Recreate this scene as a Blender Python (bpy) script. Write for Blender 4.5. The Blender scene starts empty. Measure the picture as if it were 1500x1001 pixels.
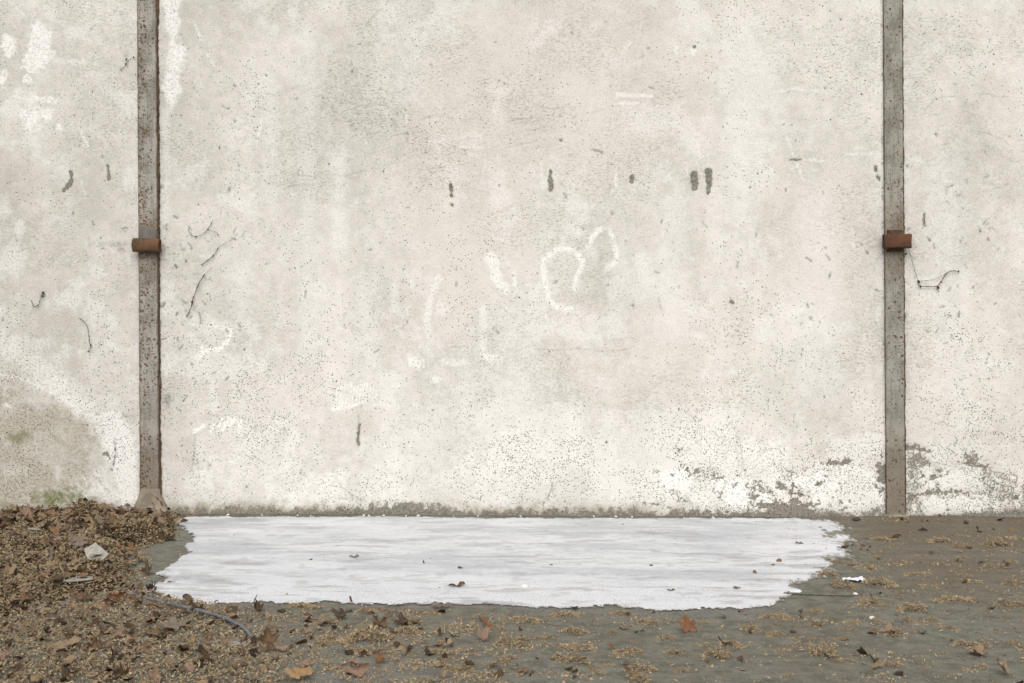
import bpy, bmesh, math, random
import numpy as np
from mathutils import Matrix, Vector

# ---------------------------------------------------------------- camera, sky, sun, exposure
scene = bpy.context.scene
LENS, DIST, EYE, HORIZON = 45.08, 8.5, 1.65, 390.0
PW, PH = 1500.0, 1001.0
SHIFT_Y = -(0.5 - HORIZON / PH) * PH / PW
cam = bpy.data.cameras.new('camera')
cam.lens = LENS; cam.sensor_width = 36.0; cam.sensor_fit = 'HORIZONTAL'
cam.shift_y = SHIFT_Y; cam.clip_end = 400.0
cam_ob = bpy.data.objects.new('camera', cam)
scene.collection.objects.link(cam_ob)
CAM_M = (Matrix.Translation((0, -DIST, EYE)) @ Matrix.Rotation(math.radians(3.0), 4, 'Z')
         @ Matrix.Rotation(math.pi / 2, 4, 'X') @ Matrix.Rotation(math.radians(-0.34), 4, 'Z'))
cam_ob.matrix_world = CAM_M
scene.camera = cam_ob

SUN_EL = math.radians(44.0)
SUN_AZ = math.radians(-12.0)           # the soft light comes from behind the viewer, a little left
world = bpy.data.worlds.new('World'); scene.world = world; world.use_nodes = True
wn = world.node_tree; wn.nodes.clear()
w_out = wn.nodes.new('ShaderNodeOutputWorld'); w_bg = wn.nodes.new('ShaderNodeBackground')
w_sky = wn.nodes.new('ShaderNodeTexSky'); w_sky.sky_type = 'NISHITA'; w_sky.sun_disc = False
w_sky.sun_elevation = SUN_EL; w_sky.sun_rotation = math.pi + SUN_AZ
w_sky.dust_density = 4.0; w_sky.air_density = 1.0; w_sky.ozone_density = 1.0
w_hs = wn.nodes.new('ShaderNodeHueSaturation'); w_hs.inputs['Saturation'].default_value = 0.32   # cloud cover
wn.links.new(w_sky.outputs[0], w_hs.inputs['Color']); wn.links.new(w_hs.outputs[0], w_bg.inputs[0])
w_bg.inputs[1].default_value = 0.10
wn.links.new(w_bg.outputs[0], w_out.inputs[0])

sun = bpy.data.lights.new('sun', 'SUN'); sun.energy = 1.5; sun.angle = math.radians(50); sun.color = (1.0, 0.985, 0.965)
sun_ob = bpy.data.objects.new('sun', sun); scene.collection.objects.link(sun_ob)
sun_ob.rotation_euler = (math.pi / 2 - SUN_EL, 0, SUN_AZ)
scene.view_settings.view_transform = 'Standard'; scene.view_settings.look = 'None'
scene.view_settings.gamma = 1.0; scene.view_settings.use_curve_mapping = False
scene.view_settings.exposure = 0.29
scene.cycles.max_bounces = 5; scene.cycles.diffuse_bounces = 3; scene.cycles.glossy_bounces = 2; scene.cycles.use_denoising = True

random.seed(7)
rng = np.random.default_rng(11)

# ---------------------------------------------------------------- measuring helpers (camera survey of the place)
_R = np.array(CAM_M.to_3x3()); _C = np.array([0.0, -DIST, EYE])
def project(X, Y, Z):
    q0 = X - _C[0]; q1 = Y - _C[1]; q2 = Z - _C[2]
    a = q0 * _R[0, 0] + q1 * _R[1, 0] + q2 * _R[2, 0]
    b = q0 * _R[0, 1] + q1 * _R[1, 1] + q2 * _R[2, 1]
    c = -(q0 * _R[0, 2] + q1 * _R[1, 2] + q2 * _R[2, 2])
    c = np.where(c < 0.2, 0.2, c)
    x = a / c * LENS / 36; y = b / c * LENS / 36
    return (x + .5) * PW, (0.5 - (y - SHIFT_Y) * PW / PH) * PH
def ray(u, v):
    return _R @ np.array([(u / PW - .5) * 36 / LENS, ((.5 - v / PH) * PH / PW + SHIFT_Y) * 36 / LENS, -1.0])
def on_wall(u, v, y=0.0):
    d = ray(u, v); return _C + d * ((y - _C[1]) / d[1])
def on_plane(u, v, z=0.0):
    d = ray(u, v); return _C + d * ((z - _C[2]) / d[2])

# ---------------------------------------------------------------- numpy noise
def _hash(ix, iy, seed):
    h = (ix.astype(np.int64) * 374761393 + iy.astype(np.int64) * 668265263 + seed * 2147483647 + 12345) & 0xFFFFFFFF
    h = ((h ^ (h >> 13)) * 1274126177) & 0xFFFFFFFF
    h = ((h ^ (h >> 16)) * 2246822519) & 0xFFFFFFFF
    return (h ^ (h >> 15)) / 4294967295.0
def vnoise(x, y, seed=0):
    x = np.asarray(x, float); y = np.asarray(y, float)
    xi = np.floor(x); yi = np.floor(y); fx = x - xi; fy = y - yi
    fx = fx * fx * fx * (fx * (fx * 6 - 15) + 10); fy = fy * fy * fy * (fy * (fy * 6 - 15) + 10)
    xi = xi.astype(np.int64); yi = yi.astype(np.int64)
    a = _hash(xi, yi, seed); b = _hash(xi + 1, yi, seed); c = _hash(xi, yi + 1, seed); d = _hash(xi + 1, yi + 1, seed)
    return (a + (b - a) * fx) + ((c + (d - c) * fx) - (a + (b - a) * fx)) * fy
def fbm(x, y, octv=4, seed=0, gain=0.5):
    s = 0.0; a = 1.0; t = 0.0
    for i in range(octv):
        s = s + a * vnoise(x * 2 ** i + 17.3 * i, y * 2 ** i + 9.1 * i, seed + i * 31); t += a; a *= gain
    return s / t
def sstep(e0, e1, x):
    t = np.clip((x - e0) / (e1 - e0), 0, 1); return t * t * (3 - 2 * t)

# ---------------------------------------------------------------- object helpers
COL = scene.collection
def tag(o, label=None, cat=None, group=None, kind=None):
    if label: o['label'] = label
    if cat: o['category'] = cat
    if group: o['group'] = group
    if kind: o['kind'] = kind
    return o
def link(name, me, mat=None, parent=None, loc=None, rot=None, scale=None):
    o = bpy.data.objects.new(name, me); COL.objects.link(o)
    if mat is not None and me is not None and len(me.materials) == 0: me.materials.append(mat)
    if parent is not None: o.parent = parent
    if loc is not None: o.location = loc
    if rot is not None: o.rotation_euler = rot
    if scale is not None: o.scale = scale if hasattr(scale, '__len__') else (scale,) * 3
    return o
def mesh_np(name, verts, faces, smooth=True, attrs=None):
    """verts (n,3), faces (m,k) arrays"""
    verts = np.ascontiguousarray(verts, dtype=np.float32); faces = np.ascontiguousarray(faces, dtype=np.int32)
    me = bpy.data.meshes.new(name); m, k = faces.shape
    me.vertices.add(len(verts)); me.vertices.foreach_set('co', verts.ravel())
    me.loops.add(m * k); me.loops.foreach_set('vertex_index', faces.ravel())
    me.polygons.add(m); me.polygons.foreach_set('loop_start', np.arange(0, m * k, k, dtype=np.int32))
    me.polygons.foreach_set('loop_total', np.full(m, k, dtype=np.int32))
    me.polygons.foreach_set('use_smooth', np.full(m, smooth, dtype=bool))
    for nm, arr in (attrs or {}).items():
        at = me.attributes.new(nm, 'FLOAT', 'POINT'); at.data.foreach_set('value', np.ascontiguousarray(arr, dtype=np.float32).ravel())
    me.update(calc_edges=True); me.validate()
    return me
def mesh_py(name, verts, faces, smooth=False):
    me = bpy.data.meshes.new(name); me.from_pydata([tuple(v) for v in verts], [], faces); me.update()
    if smooth: me.polygons.foreach_set('use_smooth', [True] * len(me.polygons))
    return me
def grid_faces(nr, nc):
    i = np.arange(nr - 1)[:, None] * nc + np.arange(nc - 1)[None, :]
    i = i.ravel(); return np.stack([i, i + 1, i + nc + 1, i + nc], 1)
def tube(name, pts, radii, n=8, smooth=True):
    pts = [Vector(p) for p in pts]; vs = []; fs = []
    if not hasattr(radii, '__len__'): radii = [radii] * len(pts)
    for i, p in enumerate(pts):
        t = (pts[min(i + 1, len(pts) - 1)] - pts[max(i - 1, 0)]).normalized()
        a = t.cross(Vector((0, 0, 1)))
        if a.length < 0.05: a = t.cross(Vector((0, 1, 0)))
        a.normalize(); b = t.cross(a).normalized()
        for k in range(n):
            w = 2 * math.pi * k / n; vs.append(p + (a * math.cos(w) + b * math.sin(w)) * radii[i])
    for i in range(len(pts) - 1):
        for k in range(n):
            fs.append((i * n + k, i * n + (k + 1) % n, (i + 1) * n + (k + 1) % n, (i + 1) * n + k))
    fs.append(tuple(range(n))[::-1]); fs.append(tuple(range((len(pts) - 1) * n, len(pts) * n)))
    return mesh_py(name, vs, fs, smooth)

# ---------------------------------------------------------------- material helpers
def srgb(r, g, b):
    f = lambda c: c / 12.92 if c <= .04045 else ((c + .055) / 1.055) ** 2.4
    return (f(r / 255), f(g / 255), f(b / 255), 1)
class NT:
    def __init__(s, name, rough=0.9, spec=0.25):
        s.mat = bpy.data.materials.new(name); s.mat.use_nodes = True; s.t = s.mat.node_tree; s.t.nodes.clear()
        s.out = s.t.nodes.new('ShaderNodeOutputMaterial'); s.b = s.t.nodes.new('ShaderNodeBsdfPrincipled')
        s.b.inputs['Roughness'].default_value = rough; s.b.inputs['Specular IOR Level'].default_value = spec
        s.l(s.b.outputs[0], s.out.inputs[0]); s.tc = s.t.nodes.new('ShaderNodeTexCoord')
    def l(s, a, b): s.t.links.new(a, b)
    def put(s, sock, v):
        if isinstance(v, bpy.types.NodeSocket): s.l(v, sock)
        else: sock.default_value = v
    def attr(s, name):
        n = s.t.nodes.new('ShaderNodeAttribute'); n.attribute_name = name; return n.outputs['Fac']
    def map(s, scale=(1, 1, 1), coord='Object', loc=(0, 0, 0)):
        n = s.t.nodes.new('ShaderNodeMapping'); n.inputs['Scale'].default_value = scale; n.inputs['Location'].default_value = loc
        s.l(s.tc.outputs[coord], n.inputs[0]); return n.outputs[0]
    def noise(s, scale, detail=4, rough=.55, vec=None, dist=0):
        n = s.t.nodes.new('ShaderNodeTexNoise'); n.inputs['Scale'].default_value = scale; n.inputs['Detail'].default_value = detail
        n.inputs['Roughness'].default_value = rough; n.inputs['Distortion'].default_value = dist
        s.l(vec if vec is not None else s.tc.outputs['Object'], n.inputs['Vector']); return n.outputs['Fac']
    def voro(s, scale, vec=None):
        n = s.t.nodes.new('ShaderNodeTexVoronoi'); n.inputs['Scale'].default_value = scale
        s.l(vec if vec is not None else s.tc.outputs['Object'], n.inputs['Vector'])
        sp = s.t.nodes.new('ShaderNodeSeparateColor'); s.l(n.outputs['Color'], sp.inputs[0])
        return n.outputs['Distance'], sp.outputs[0], sp.outputs[1]
    def m(s, op, a, b=0.0, c=None):
        n = s.t.nodes.new('ShaderNodeMath'); n.operation = op; s.put(n.inputs[0], a); s.put(n.inputs[1], b)
        if c is not None: s.put(n.inputs[2], c)
        return n.outputs[0]
    def rng(s, v, a, b, c=0.0, d=1.0, smooth=True):
        n = s.t.nodes.new('ShaderNodeMapRange'); n.interpolation_type = 'SMOOTHSTEP' if smooth else 'LINEAR'
        s.put(n.inputs[0], v); s.put(n.inputs[1], a); s.put(n.inputs[2], b); s.put(n.inputs[3], c); s.put(n.inputs[4], d); return n.outputs[0]
    def mix(s, fac, a, b, mode='MIX'):
        n = s.t.nodes.new('ShaderNodeMix'); n.data_type = 'RGBA'; n.blend_type = mode; n.clamp_factor = True
        s.put(n.inputs[0], fac); s.put(n.inputs[6], a); s.put(n.inputs[7], b); return n.outputs[2]
    def scale(s, col, v):
        n = s.t.nodes.new('ShaderNodeVectorMath'); n.operation = 'SCALE'; s.l(col, n.inputs[0]); s.put(n.inputs['Scale'], v); return n.outputs[0]
    def color(s, c): s.put(s.b.inputs['Base Color'], c)
    def bump(s, h, strength=0.4, dist=0.004):
        n = s.t.nodes.new('ShaderNodeBump'); n.inputs['Strength'].default_value = strength; n.inputs['Distance'].default_value = dist
        s.put(n.inputs['Height'], h); s.l(n.outputs[0], s.b.inputs['Normal'])
    def objinfo(s, k):
        n = s.t.nodes.new('ShaderNodeObjectInfo'); return n.outputs[k]

# ================================================================ WALL
def wall_material():
    t = NT('limewashed_plaster', 0.92, 0.15)
    tone, white, chip = t.attr('tone'), t.attr('white'), t.attr('chip')
    stain, moss, dark, pitd, pink, hatm = t.attr('stain'), t.attr('moss'), t.attr('dark'), t.attr('pit'), t.attr('pink'), t.attr('hatch')
    n4 = t.noise(70, 3, .65); n3 = t.noise(125, 2, .65)
    f = t.m('ADD', tone, t.m('MULTIPLY', t.m('SUBTRACT', n4, .5), .55))
    c = t.mix(f, srgb(192, 188, 180), srgb(226, 222, 215))
    c = t.mix(t.m('MULTIPLY', pink, .45), c, srgb(216, 208, 200))
    # brushed, hatched grain of the lime coat
    hv = t.map((46, 46, 120)); hat = t.rng(t.noise(1.0, 2, .6, hv, .8), .50, .66)
    c = t.mix(t.m('MULTIPLY', t.m('MULTIPLY', hat, hatm), .50), c, srgb(136, 131, 119))
    c = t.mix(t.rng(n3, .48, .26, 0, .52), c, srgb(146, 141, 130))
    c = t.mix(t.rng(n3, .54, .74, 0, .45), c, srgb(232, 230, 225))
    wf = t.m('MULTIPLY', white, t.rng(n4, .36, .56, .25, 1.12))
    c = t.mix(wf, c, srgb(236, 234, 229))
    st = t.mix(t.rng(n4, .3, .7), srgb(154, 148, 133), srgb(196, 190, 176))
    c = t.mix(t.rng(t.m('ADD', stain, t.m('MULTIPLY', t.m('SUBTRACT', n4, .5), .5)), .05, .95), c, st)
    c = t.mix(t.m('MULTIPLY', moss, t.rng(n4, .3, .6, .35, 1)), c, srgb(108, 112, 62))
    ch = t.m('ADD', chip, t.m('ADD', t.m('MULTIPLY', t.m('SUBTRACT', n4, .5), 1.0), t.m('MULTIPLY', t.m('SUBTRACT', n3, .5), .7)))
    cf = t.rng(ch, .42, .56)
    cc = t.mix(t.rng(n4, .3, .7), srgb(108, 104, 95), srgb(152, 147, 137))
    c = t.mix(cf, c, cc)
    # pits: two sizes of blown holes, more of them low on the wall
    d1, r1, g1 = t.voro(40); d2, r2, g2 = t.voro(98)
    p1 = t.m('MULTIPLY', t.m('LESS_THAN', r1, t.m('MULTIPLY', pitd, .13)), t.rng(t.m('SUBTRACT', d1, t.m('MULTIPLY', g1, .12)), .11, .05))
    p2 = t.m('MULTIPLY', t.m('LESS_THAN', r2, t.m('MULTIPLY', pitd, .52)), t.rng(t.m('SUBTRACT', d2, t.m('MULTIPLY', g2, .22)), .24, .08))
    pits = t.m('MAXIMUM', p1, t.m('MULTIPLY', p2, t.rng(g2, .1, .95, .22, .9)))
    c = t.mix(t.m('MULTIPLY', pits, .95), c, srgb(56, 51, 44))
    c = t.mix(dark, c, srgb(68, 62, 52))
    t.color(c)
    t.bump(t.m('ADD', t.m('MULTIPLY', n3, .5), n4), .5, .004)
    return t.mat

class Painter:
    """marks on the wall surface, drawn as distance fields over one panel's vertices"""
    def __init__(s, X, Z, U, V):
        s.U, s.V, s.X, s.Z = U, V, X, Z
        s.w1 = fbm(X * 30, Z * 30, 4, 91, .6) - .5; s.w2 = fbm(X * 11, Z * 11, 4, 47, .6) - .5
        s.w3 = fbm(X * 16, Z * 16, 3, 33, .6) - .35; s.w4 = fbm(X * 75, Z * 75, 2, 35, .6) - .5; s.um = U[U.shape[0] // 3]; s.vm = V[:, V.shape[1] // 2]
    def box(s, u0, v0, u1, v1, m=14):
        c = np.nonzero((s.um > u0 - m) & (s.um < u1 + m))[0]; r = np.nonzero((s.vm > v0 - m) & (s.vm < v1 + m))[0]
        if len(c) == 0 or len(r) == 0: return None
        return slice(r[0], r[-1] + 1), slice(c[0], c[-1] + 1)
    def put(s, att, sl, val):
        att[sl] = np.maximum(att[sl], val)
    def stroke(s, att, pts, w, amp=1.0, soft=1.5, rough=4.0, fade=False):
        p = np.array(pts, float); b = s.box(p[:, 0].min() - w, p[:, 1].min() - w, p[:, 0].max() + w, p[:, 1].max() + w)
        if b is None: return
        U = s.U[b] + s.w2[b] * rough; V = s.V[b] - s.w1[b] * rough; d = np.full(U.shape, 1e9)
        for a, c in zip(p[:-1], p[1:]):
            e = c - a; L = max(e @ e, 1e-6); t = np.clip(((U - a[0]) * e[0] + (V - a[1]) * e[1]) / L, 0, 1)
            d = np.minimum(d, np.hypot(U - a[0] - t * e[0], V - a[1] - t * e[1]))
        d = d / np.clip(.72 + .7 * (s.w2[b] + .45), .55, 1.4) + s.w1[b] * rough * .7 + s.w4[b] * min(rough, 5) * .9
        val = amp * (1 - sstep(max(w - soft, -1), w + soft * 1.4, d)) * np.clip(.78 + 1.6 * s.w3[b], .3, 1)
        if fade: val = val * np.clip(.35 + 1.6 * (s.w2[b] + .35), 0, 1)
        s.put(att, b, val)
    def blob(s, att, cx, cy, rx, ry, amp=1.0, soft=.3, rough=1.0):
        b = s.box(cx - 2 * rx, cy - 2 * ry, cx + 2 * rx, cy + 2 * ry)
        if b is None: return
        d = np.hypot((s.U[b] - cx) / rx, (s.V[b] - cy) / ry) + (s.w1[b] * .8 + s.w2[b] + s.w4[b] * .7) * rough
        s.put(att, b, amp * (1 - sstep(1 - soft, 1 + soft, d)))
    def poly(s, att, pts, amp=1.0, soft=3.0, rough=10.0):
        p = np.array(pts, float); b = s.box(p[:, 0].min(), p[:, 1].min(), p[:, 0].max(), p[:, 1].max(), 24)
        if b is None: return
        U, V = s.U[b], s.V[b]; d = np.full(U.shape, 1e9); ins = np.zeros(U.shape, bool); q = np.roll(p, -1, 0)
        for a, c in zip(p, q):
            e = c - a; L = max(e @ e, 1e-6); t = np.clip(((U - a[0]) * e[0] + (V - a[1]) * e[1]) / L, 0, 1)
            d = np.minimum(d, np.hypot(U - a[0] - t * e[0], V - a[1] - t * e[1]))
            if abs(e[1]) > 1e-9:
                ins ^= ((a[1] > V) != (c[1] > V)) & (U < (c[0] - a[0]) * (V - a[1]) / e[1] + a[0])
        d = np.where(ins, -d, d) + (s.w1[b] + s.w2[b]) * rough
        s.put(att, b, amp * (1 - sstep(-soft, soft, d)))

def paint_wall(X, Z):
    U, V = project(X, np.zeros_like(X), Z)
    P = Painter(X, Z, U, V); sh = X.shape
    A = {k: np.zeros(sh) for k in ('white', 'chip', 'stain', 'moss', 'dark')}
    # slow cloudy tone: greyer and greener to the left and high up, cleaner to the right
    big = fbm(X * .9, Z * .9, 5, 3, .55); mid = fbm(X * 3.1, Z * 2.3, 5, 5, .6); col = fbm(X * 5.5, Z * .7, 3, 9)
    tone = .72 + (big - .5) * .95 + (mid - .5) * .85 + (col - .5) * .45
    tone += .16 * sstep(500, 1150, U) - .34 * (1 - sstep(60, 420, U)) - .05
    tone -= .16 * sstep(520, 720, V) * sstep(240, 380, U)  # low wall toned darker to offset light bounced off the white paint
    tone -= .22 * np.exp(-((U - 560) / 190) ** 2 - ((V - 190) / 60) ** 2) * (.4 + 1.2 * mid)
    tone -= .24 * np.exp(-((U - 300) / 60) ** 2 - ((V - 110) / 120) ** 2)
    tone -= .22 * np.exp(-((U - 610) / 70) ** 2 - ((V - 440) / 60) ** 2)
    tone -= .22 * np.exp(-((U - 350) / 110) ** 2 - ((V - 250) / 40) ** 2)
    tone -= .25 * np.exp(-((U - 900) / 60) ** 2 - ((V - 420) / 40) ** 2)
    tone -= .25 * np.exp(-((U - 1440) / 60) ** 2 - ((V - 160) / 90) ** 2)
    fine = fbm(X * 22, Z * 22, 4, 15, .65)
    tone += (fine - .5) * .7 - .10
    A['hatch'] = sstep(.44, .66, fbm(X * 2.2, Z * 2.6, 4, 17, .6)) * (1 - .6 * sstep(520, 700, V)) + .7 * np.exp(-((U - 620) / 260) ** 2 - ((V - 200) / 90) ** 2)
    A['tone'] = np.clip(tone, 0, 1.1)
    A['pink'] = np.clip(sstep(.46, .68, fbm(X * 1.3 + 4, Z * 1.1, 4, 77)) * sstep(420, 700, U) + .3 * np.exp(-((U - 430) / 160) ** 2 - ((V - 580) / 70) ** 2), 0, 1)
    pit = .12 + .16 * sstep(.45, .7, mid) + .42 * sstep(340, 560, V) + 1.05 * sstep(560, 735, V) * sstep(560, 760, U) * (.45 + mid) \
        + .12 * sstep(600, 740, V)
    pit *= .55 + .9 * fbm(X * 1.7, Z * 1.7, 3, 21)
    pit *= .25 + 1.7 * sstep(.35, .72, fbm(X * 5, Z * 5, 4, 23, .65))
    A['pit'] = np.clip(pit, 0, 1.7)
    W, C, S, M, K = A['white'], A['chip'], A['stain'], A['moss'], A['dark']
    # ---- whitewash remains
    P.poly(W, [(57, 27), (75, 53), (80, 77), (64, 101), (48, 107), (33, 99), (40, 75), (45, 53)], .95, 3, 16)
    for a in ((10, 68, 10, 14), (5, 115, 6, 12), (40, 118, 8, 8), (45, 175, 14, 18), (68, 168, 11, 10), (88, 187, 5, 5), (8, 55, 5, 6)):
        P.blob(W, *a, .9, .25, 1.1)
    P.stroke(W, [(25, 140), (45, 147), (60, 145), (80, 149)], 4, .8, 2, 8)
    P.stroke(W, [(80, 91), (126, 93)], 3, .5, 3, 5)
    P.poly(W, [(238, 0), (262, 0), (262, 30), (258, 60), (268, 75), (268, 95), (262, 110), (266, 130), (250, 160), (240, 130), (243, 100), (249, 60), (242, 20)], .9, 4, 12)
    P.stroke(W, [(244, 160), (242, 330)], 4, .35, 4, 8)
    for pts in ([(283, 31), (296, 58)], [(303, 80), (315, 98)], [(383, 175), (375, 215)], [(116, 188), (130, 215)], [(24, 12), (36, 24)]):
        P.stroke(W, pts, 1.0, .8, 1, 2)
    for a in ((6, 300, 9, 14), (22, 380, 18, 24, ), (95, 440, 20, 12), (40, 505, 35, 10), (28, 335, 9, 12)): P.blob(W, *a, .55, .6, 1.0)
    P.stroke(W, [(315, 477), (338, 483), (336, 498), (322, 512), (300, 512), (290, 525)], 3.5, 1.1, 2, 8)
    P.blob(W, 281, 495, 8, 9, .6, .5, 1.2); P.blob(W, 300, 512, 14, 8, .7, .5, 1.5); P.stroke(W, [(316, 520), (313, 600)], 4, .4, 4, 8)
    P.stroke(W, [(0, 512), (30, 520), (60, 545), (95, 575), (125, 600), (150, 622)], 15, .75, 10, 16)
    P.poly(W, [(150, 605), (172, 602), (200, 640), (203, 735), (178, 740), (165, 690), (150, 660), (145, 630)], .85, 7, 12)
    P.stroke(W, [(0, 592), (35, 603), (62, 610), (70, 622)], 1.6, .95, 1, 3)
    P.stroke(W, [(110, 705), (150, 718), (200, 738)], 9, .7, 6, 12)
    for a, b in (((285, 633), (298, 625)), ((308, 632), (313, 622)), ((318, 633), (325, 615)), ((325, 630), (335, 613)), ((335, 625), (345, 612)), ((350, 625), (353, 618))):
        P.stroke(W, [a, b], 2.4, 1.2, 1.2, 2)
    # two loops, thick dashes and an arc chalked on in lime
    P.stroke(W, [(838, 455), (826, 453), (815, 450), (803, 438), (800, 420), (798, 400), (796, 380)], 3.8, .85, 1.8, 4)
    P.stroke(W, [(803, 378), (815, 367), (830, 364), (845, 372), (854, 384), (850, 394), (845, 406), (842, 424)], 3.0, .85, 1.8, 4)
    P.stroke(W, [(862, 362), (866, 350), (875, 339), (883, 335), (891, 336), (897, 346), (901, 360), (903, 376), (901, 385), (893, 391)], 3.4, .85, 2, 4)
    P.stroke(W, [(720, 378), (728, 408), (738, 425)], 8, .85, 3, 6); P.stroke(W, [(753, 400), (753, 418)], 2.6, .8, 1.5, 3)
    P.stroke(W, [(643, 408), (631, 436), (624, 470), (627, 492)], 4, .75, 2.5, 6, True)
    P.stroke(W, [(606, 412), (602, 420)], 3, .5, 2, 3)
    P.stroke(W, [(0, 548), (36, 556), (66, 572), (100, 588), (124, 608), (140, 632)], 2.2, 1.0, 1.6, 8)
    P.poly(W, [(928, 372), (945, 370), (956, 385), (955, 425), (930, 425)], .5, 6, 10)
    P.blob(W, 605, 530, 13, 9, .7, .5, 1.8); P.stroke(W, [(650, 532), (685, 532)], 3, .5, 2.5, 6); P.blob(W, 718, 525, 13, 7, .65, .5, 1.8)
    P.stroke(W, [(708, 455), (707, 510)], 4, .55, 3, 6, True); P.blob(W, 637, 557, 10, 7, .6, .5, 1)
    for i in range(13):
        x = 492 + i * 4.8; P.stroke(W, [(x + 3, 560 + (i * 7) % 9), (x, 600 - i * 1.2)], 1.0, .85, .8, 2)
    P.stroke(W, [(487, 600), (512, 597), (538, 587)], 1.7, 1.0, 1.2, 2); P.poly(W, [(500, 562), (535, 548), (560, 550), (545, 585), (500, 590)], .25, 10, 18)
    for pts, w in (([(905, 140), (955, 141)], 3), ([(905, 152), (934, 152)], 2.2), ([(1131, 135), (1165, 131), (1205, 136)], 1.4), ([(1152, 200), (1175, 262)], 1.3),
                   ([(1180, 234), (1205, 237)], 1.5), ([(793, 242), (794, 278)], 1.5), ([(902, 255), (903, 275)], 1.4), ([(1240, 226), (1280, 225)], 1.1), ([(1100, 210), (1118, 212), (1116, 204)], 1.3),
                   ([(1005, 245), (1006, 256)], 1.2), ([(990, 70), (990, 80)], 2.5), ([(1016, 68), (1016, 78)], 4), ([(672, 216), (710, 217)], 1.1), ([(690, 227), (702, 227)], 1.6), ([(432, 82), (442, 82)], 1.4),
                   ([(438, 85), (436, 115)], .8)):
        P.stroke(W, pts, w * .85, .75, 1.2, 4)
    P.poly(W, [(915, 155), (1000, 150), (1000, 190), (950, 200), (915, 195)], .45, 10, 14)
    # upright brushed lighter bands
    for x, v0, v1, w, a in ((450, 60, 520, 12, .30), (497, 230, 360, 9, .5), (600, 0, 140, 16, .3), (985, 300, 480, 16, .35), (1085, 40, 300, 20, .35), (760, 480, 700, 22, .3), (540, 420, 560, 14, .35),
                            (1200, 300, 560, 26, .3), (1390, 250, 560, 22, .3), (350, 380, 470, 14, .3), (662, 250, 290, 14, .3), (395, 120, 300, 9, .35)):
        P.stroke(W, [(x, v0), (x + 2, v1)], w, a, w * .8, 12)
    r = random.Random(5)
    for _ in range(90):                                   # trowel skips and scuffs
        x, y = r.uniform(0, 1500), r.triangular(0, 745, 640); L = r.uniform(4, 26); an = r.choice((0.05, -.05, .1, 1.4, 1.7, .5, -.6)) + r.uniform(-.2, .2)
        P.stroke(W, [(x, y), (x + L * math.cos(an), y + L * math.sin(an))], r.uniform(.5, 2.0), r.uniform(.2, .6), 1.8, 6)
    WL = np.zeros(sh)
    # low whitewash, blistering away
    for pts, a in (([(1160, 705), (1200, 690), (1240, 683), (1285, 690), (1294, 740), (1250, 752), (1205, 750), (1185, 728)], 1.0),
                   ([(1335, 738), (1390, 730), (1450, 724), (1442, 752), (1330, 756)], 1.0), ([(1040, 705), (1095, 700), (1135, 735), (1120, 752), (1065, 742)], .95),
                   ([(960, 690), (1010, 688), (1012, 715), (975, 725)], .85), ([(1090, 640), (1160, 650), (1150, 690), (1100, 690)], .5), ([(1340, 690), (1450, 690), (1440, 720), (1345, 715)], .75),
                   ([(1210, 640), (1295, 640), (1295, 672), (1215, 672)], .6), ([(880, 600), (1080, 600), (1080, 735), (860, 735)], .3), ([(560, 600), (860, 590), (850, 735), (520, 735)], .2)):
        P.poly(W, pts, a, 4, 24)
        if a > .7: P.poly(WL, pts, a, 9, 26)
    n_low = fbm(X * 9, Z * 9, 5, 133, .62)
    W[:] = np.maximum(W, .55 * sstep(.53, .68, n_low) * sstep(600, 700, V) * sstep(240, 300, U) * (1 - .35 * (1 - sstep(950, 1050, U))))
    W[:] = np.maximum(W, .4 * sstep(.58, .74, fbm(X * 4, Z * 4, 5, 55, .6)))
    # ---- bared mortar
    base_v = 751.9 + 4.6 * (U - 219) / 1091
    hh = base_v - V                                        # px above the foot of the wall
    band = 5 + 6 * (fbm(X * 2.2, X * 0 + 3, 4, 61) - .5) * 2 + 6 * np.exp(-((U - 600) / 60) ** 2)
    band = np.where(U < 205, 5, band)
    bandf = 1 - sstep(band - 12, band + 16, hh + P.w1 * 18 + P.w2 * 14)
    C[:] = np.maximum(C, bandf * .92 * np.where(U < 205, .5, 1))
    S[:] = np.maximum(S, .95 * (1 - sstep(0, 22, hh + P.w2 * 26 + P.w1 * 8)) * sstep(150, 260, U) * (1 - .5 * sstep(900, 1050, U)))
    er = fbm(X * 13, Z * 15, 5, 201, .62)
    zone = sstep(648, 720, V + P.w2 * 40) * sstep(900, 1080, U + P.w2 * 120)
    er2 = fbm(X * 34, Z * 40, 4, 207, .65)
    C[:] = np.maximum(C, .80 * sstep(.53, .64, er * .62 + er2 * .42 - .02 - W * .08) * zone * np.where((U > 1297) & (U < 1326), 0, 1))
    C[:] = np.maximum(C, .62 * sstep(.56, .66, er * .5 + er2 * .5) * sstep(690, 735, V) * sstep(560, 760, U))
    for pts, w in (([(1210, 681), (1232, 680), (1252, 685)], 3.4), ([(1219, 697), (1208, 704), (1200, 712)], 3), ([(1145, 715), (1163, 716)], 3.4), ([(1102, 712), (1106, 735)], 7), ([(1353, 706), (1366, 700), (1386, 696)], 2.2), ([(1352, 704), (1356, 702)], 4),
                   ([(1335, 728), (1350, 723), (1380, 720), (1418, 721)], 5), ([(1330, 735), (1345, 728)], 5), ([(1402, 672), (1418, 678), (1445, 684)], 5), ([(1170, 722), (1175, 727)], 3), ([(1222, 718), (1223, 724)], 2),
                   ([(985, 745), (1000, 747)], 3), ([(995, 733), (1000, 738)], 2.5), ([(1328, 658), (1366, 661)], 2.4), ([(1000, 690), (1030, 694)], 2), ([(994, 660), (997, 663)], 2.2), ([(978, 695), (982, 698)], 2.4)):
        P.stroke(C, pts, w * .62, .85, 3.0, 18)
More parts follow.
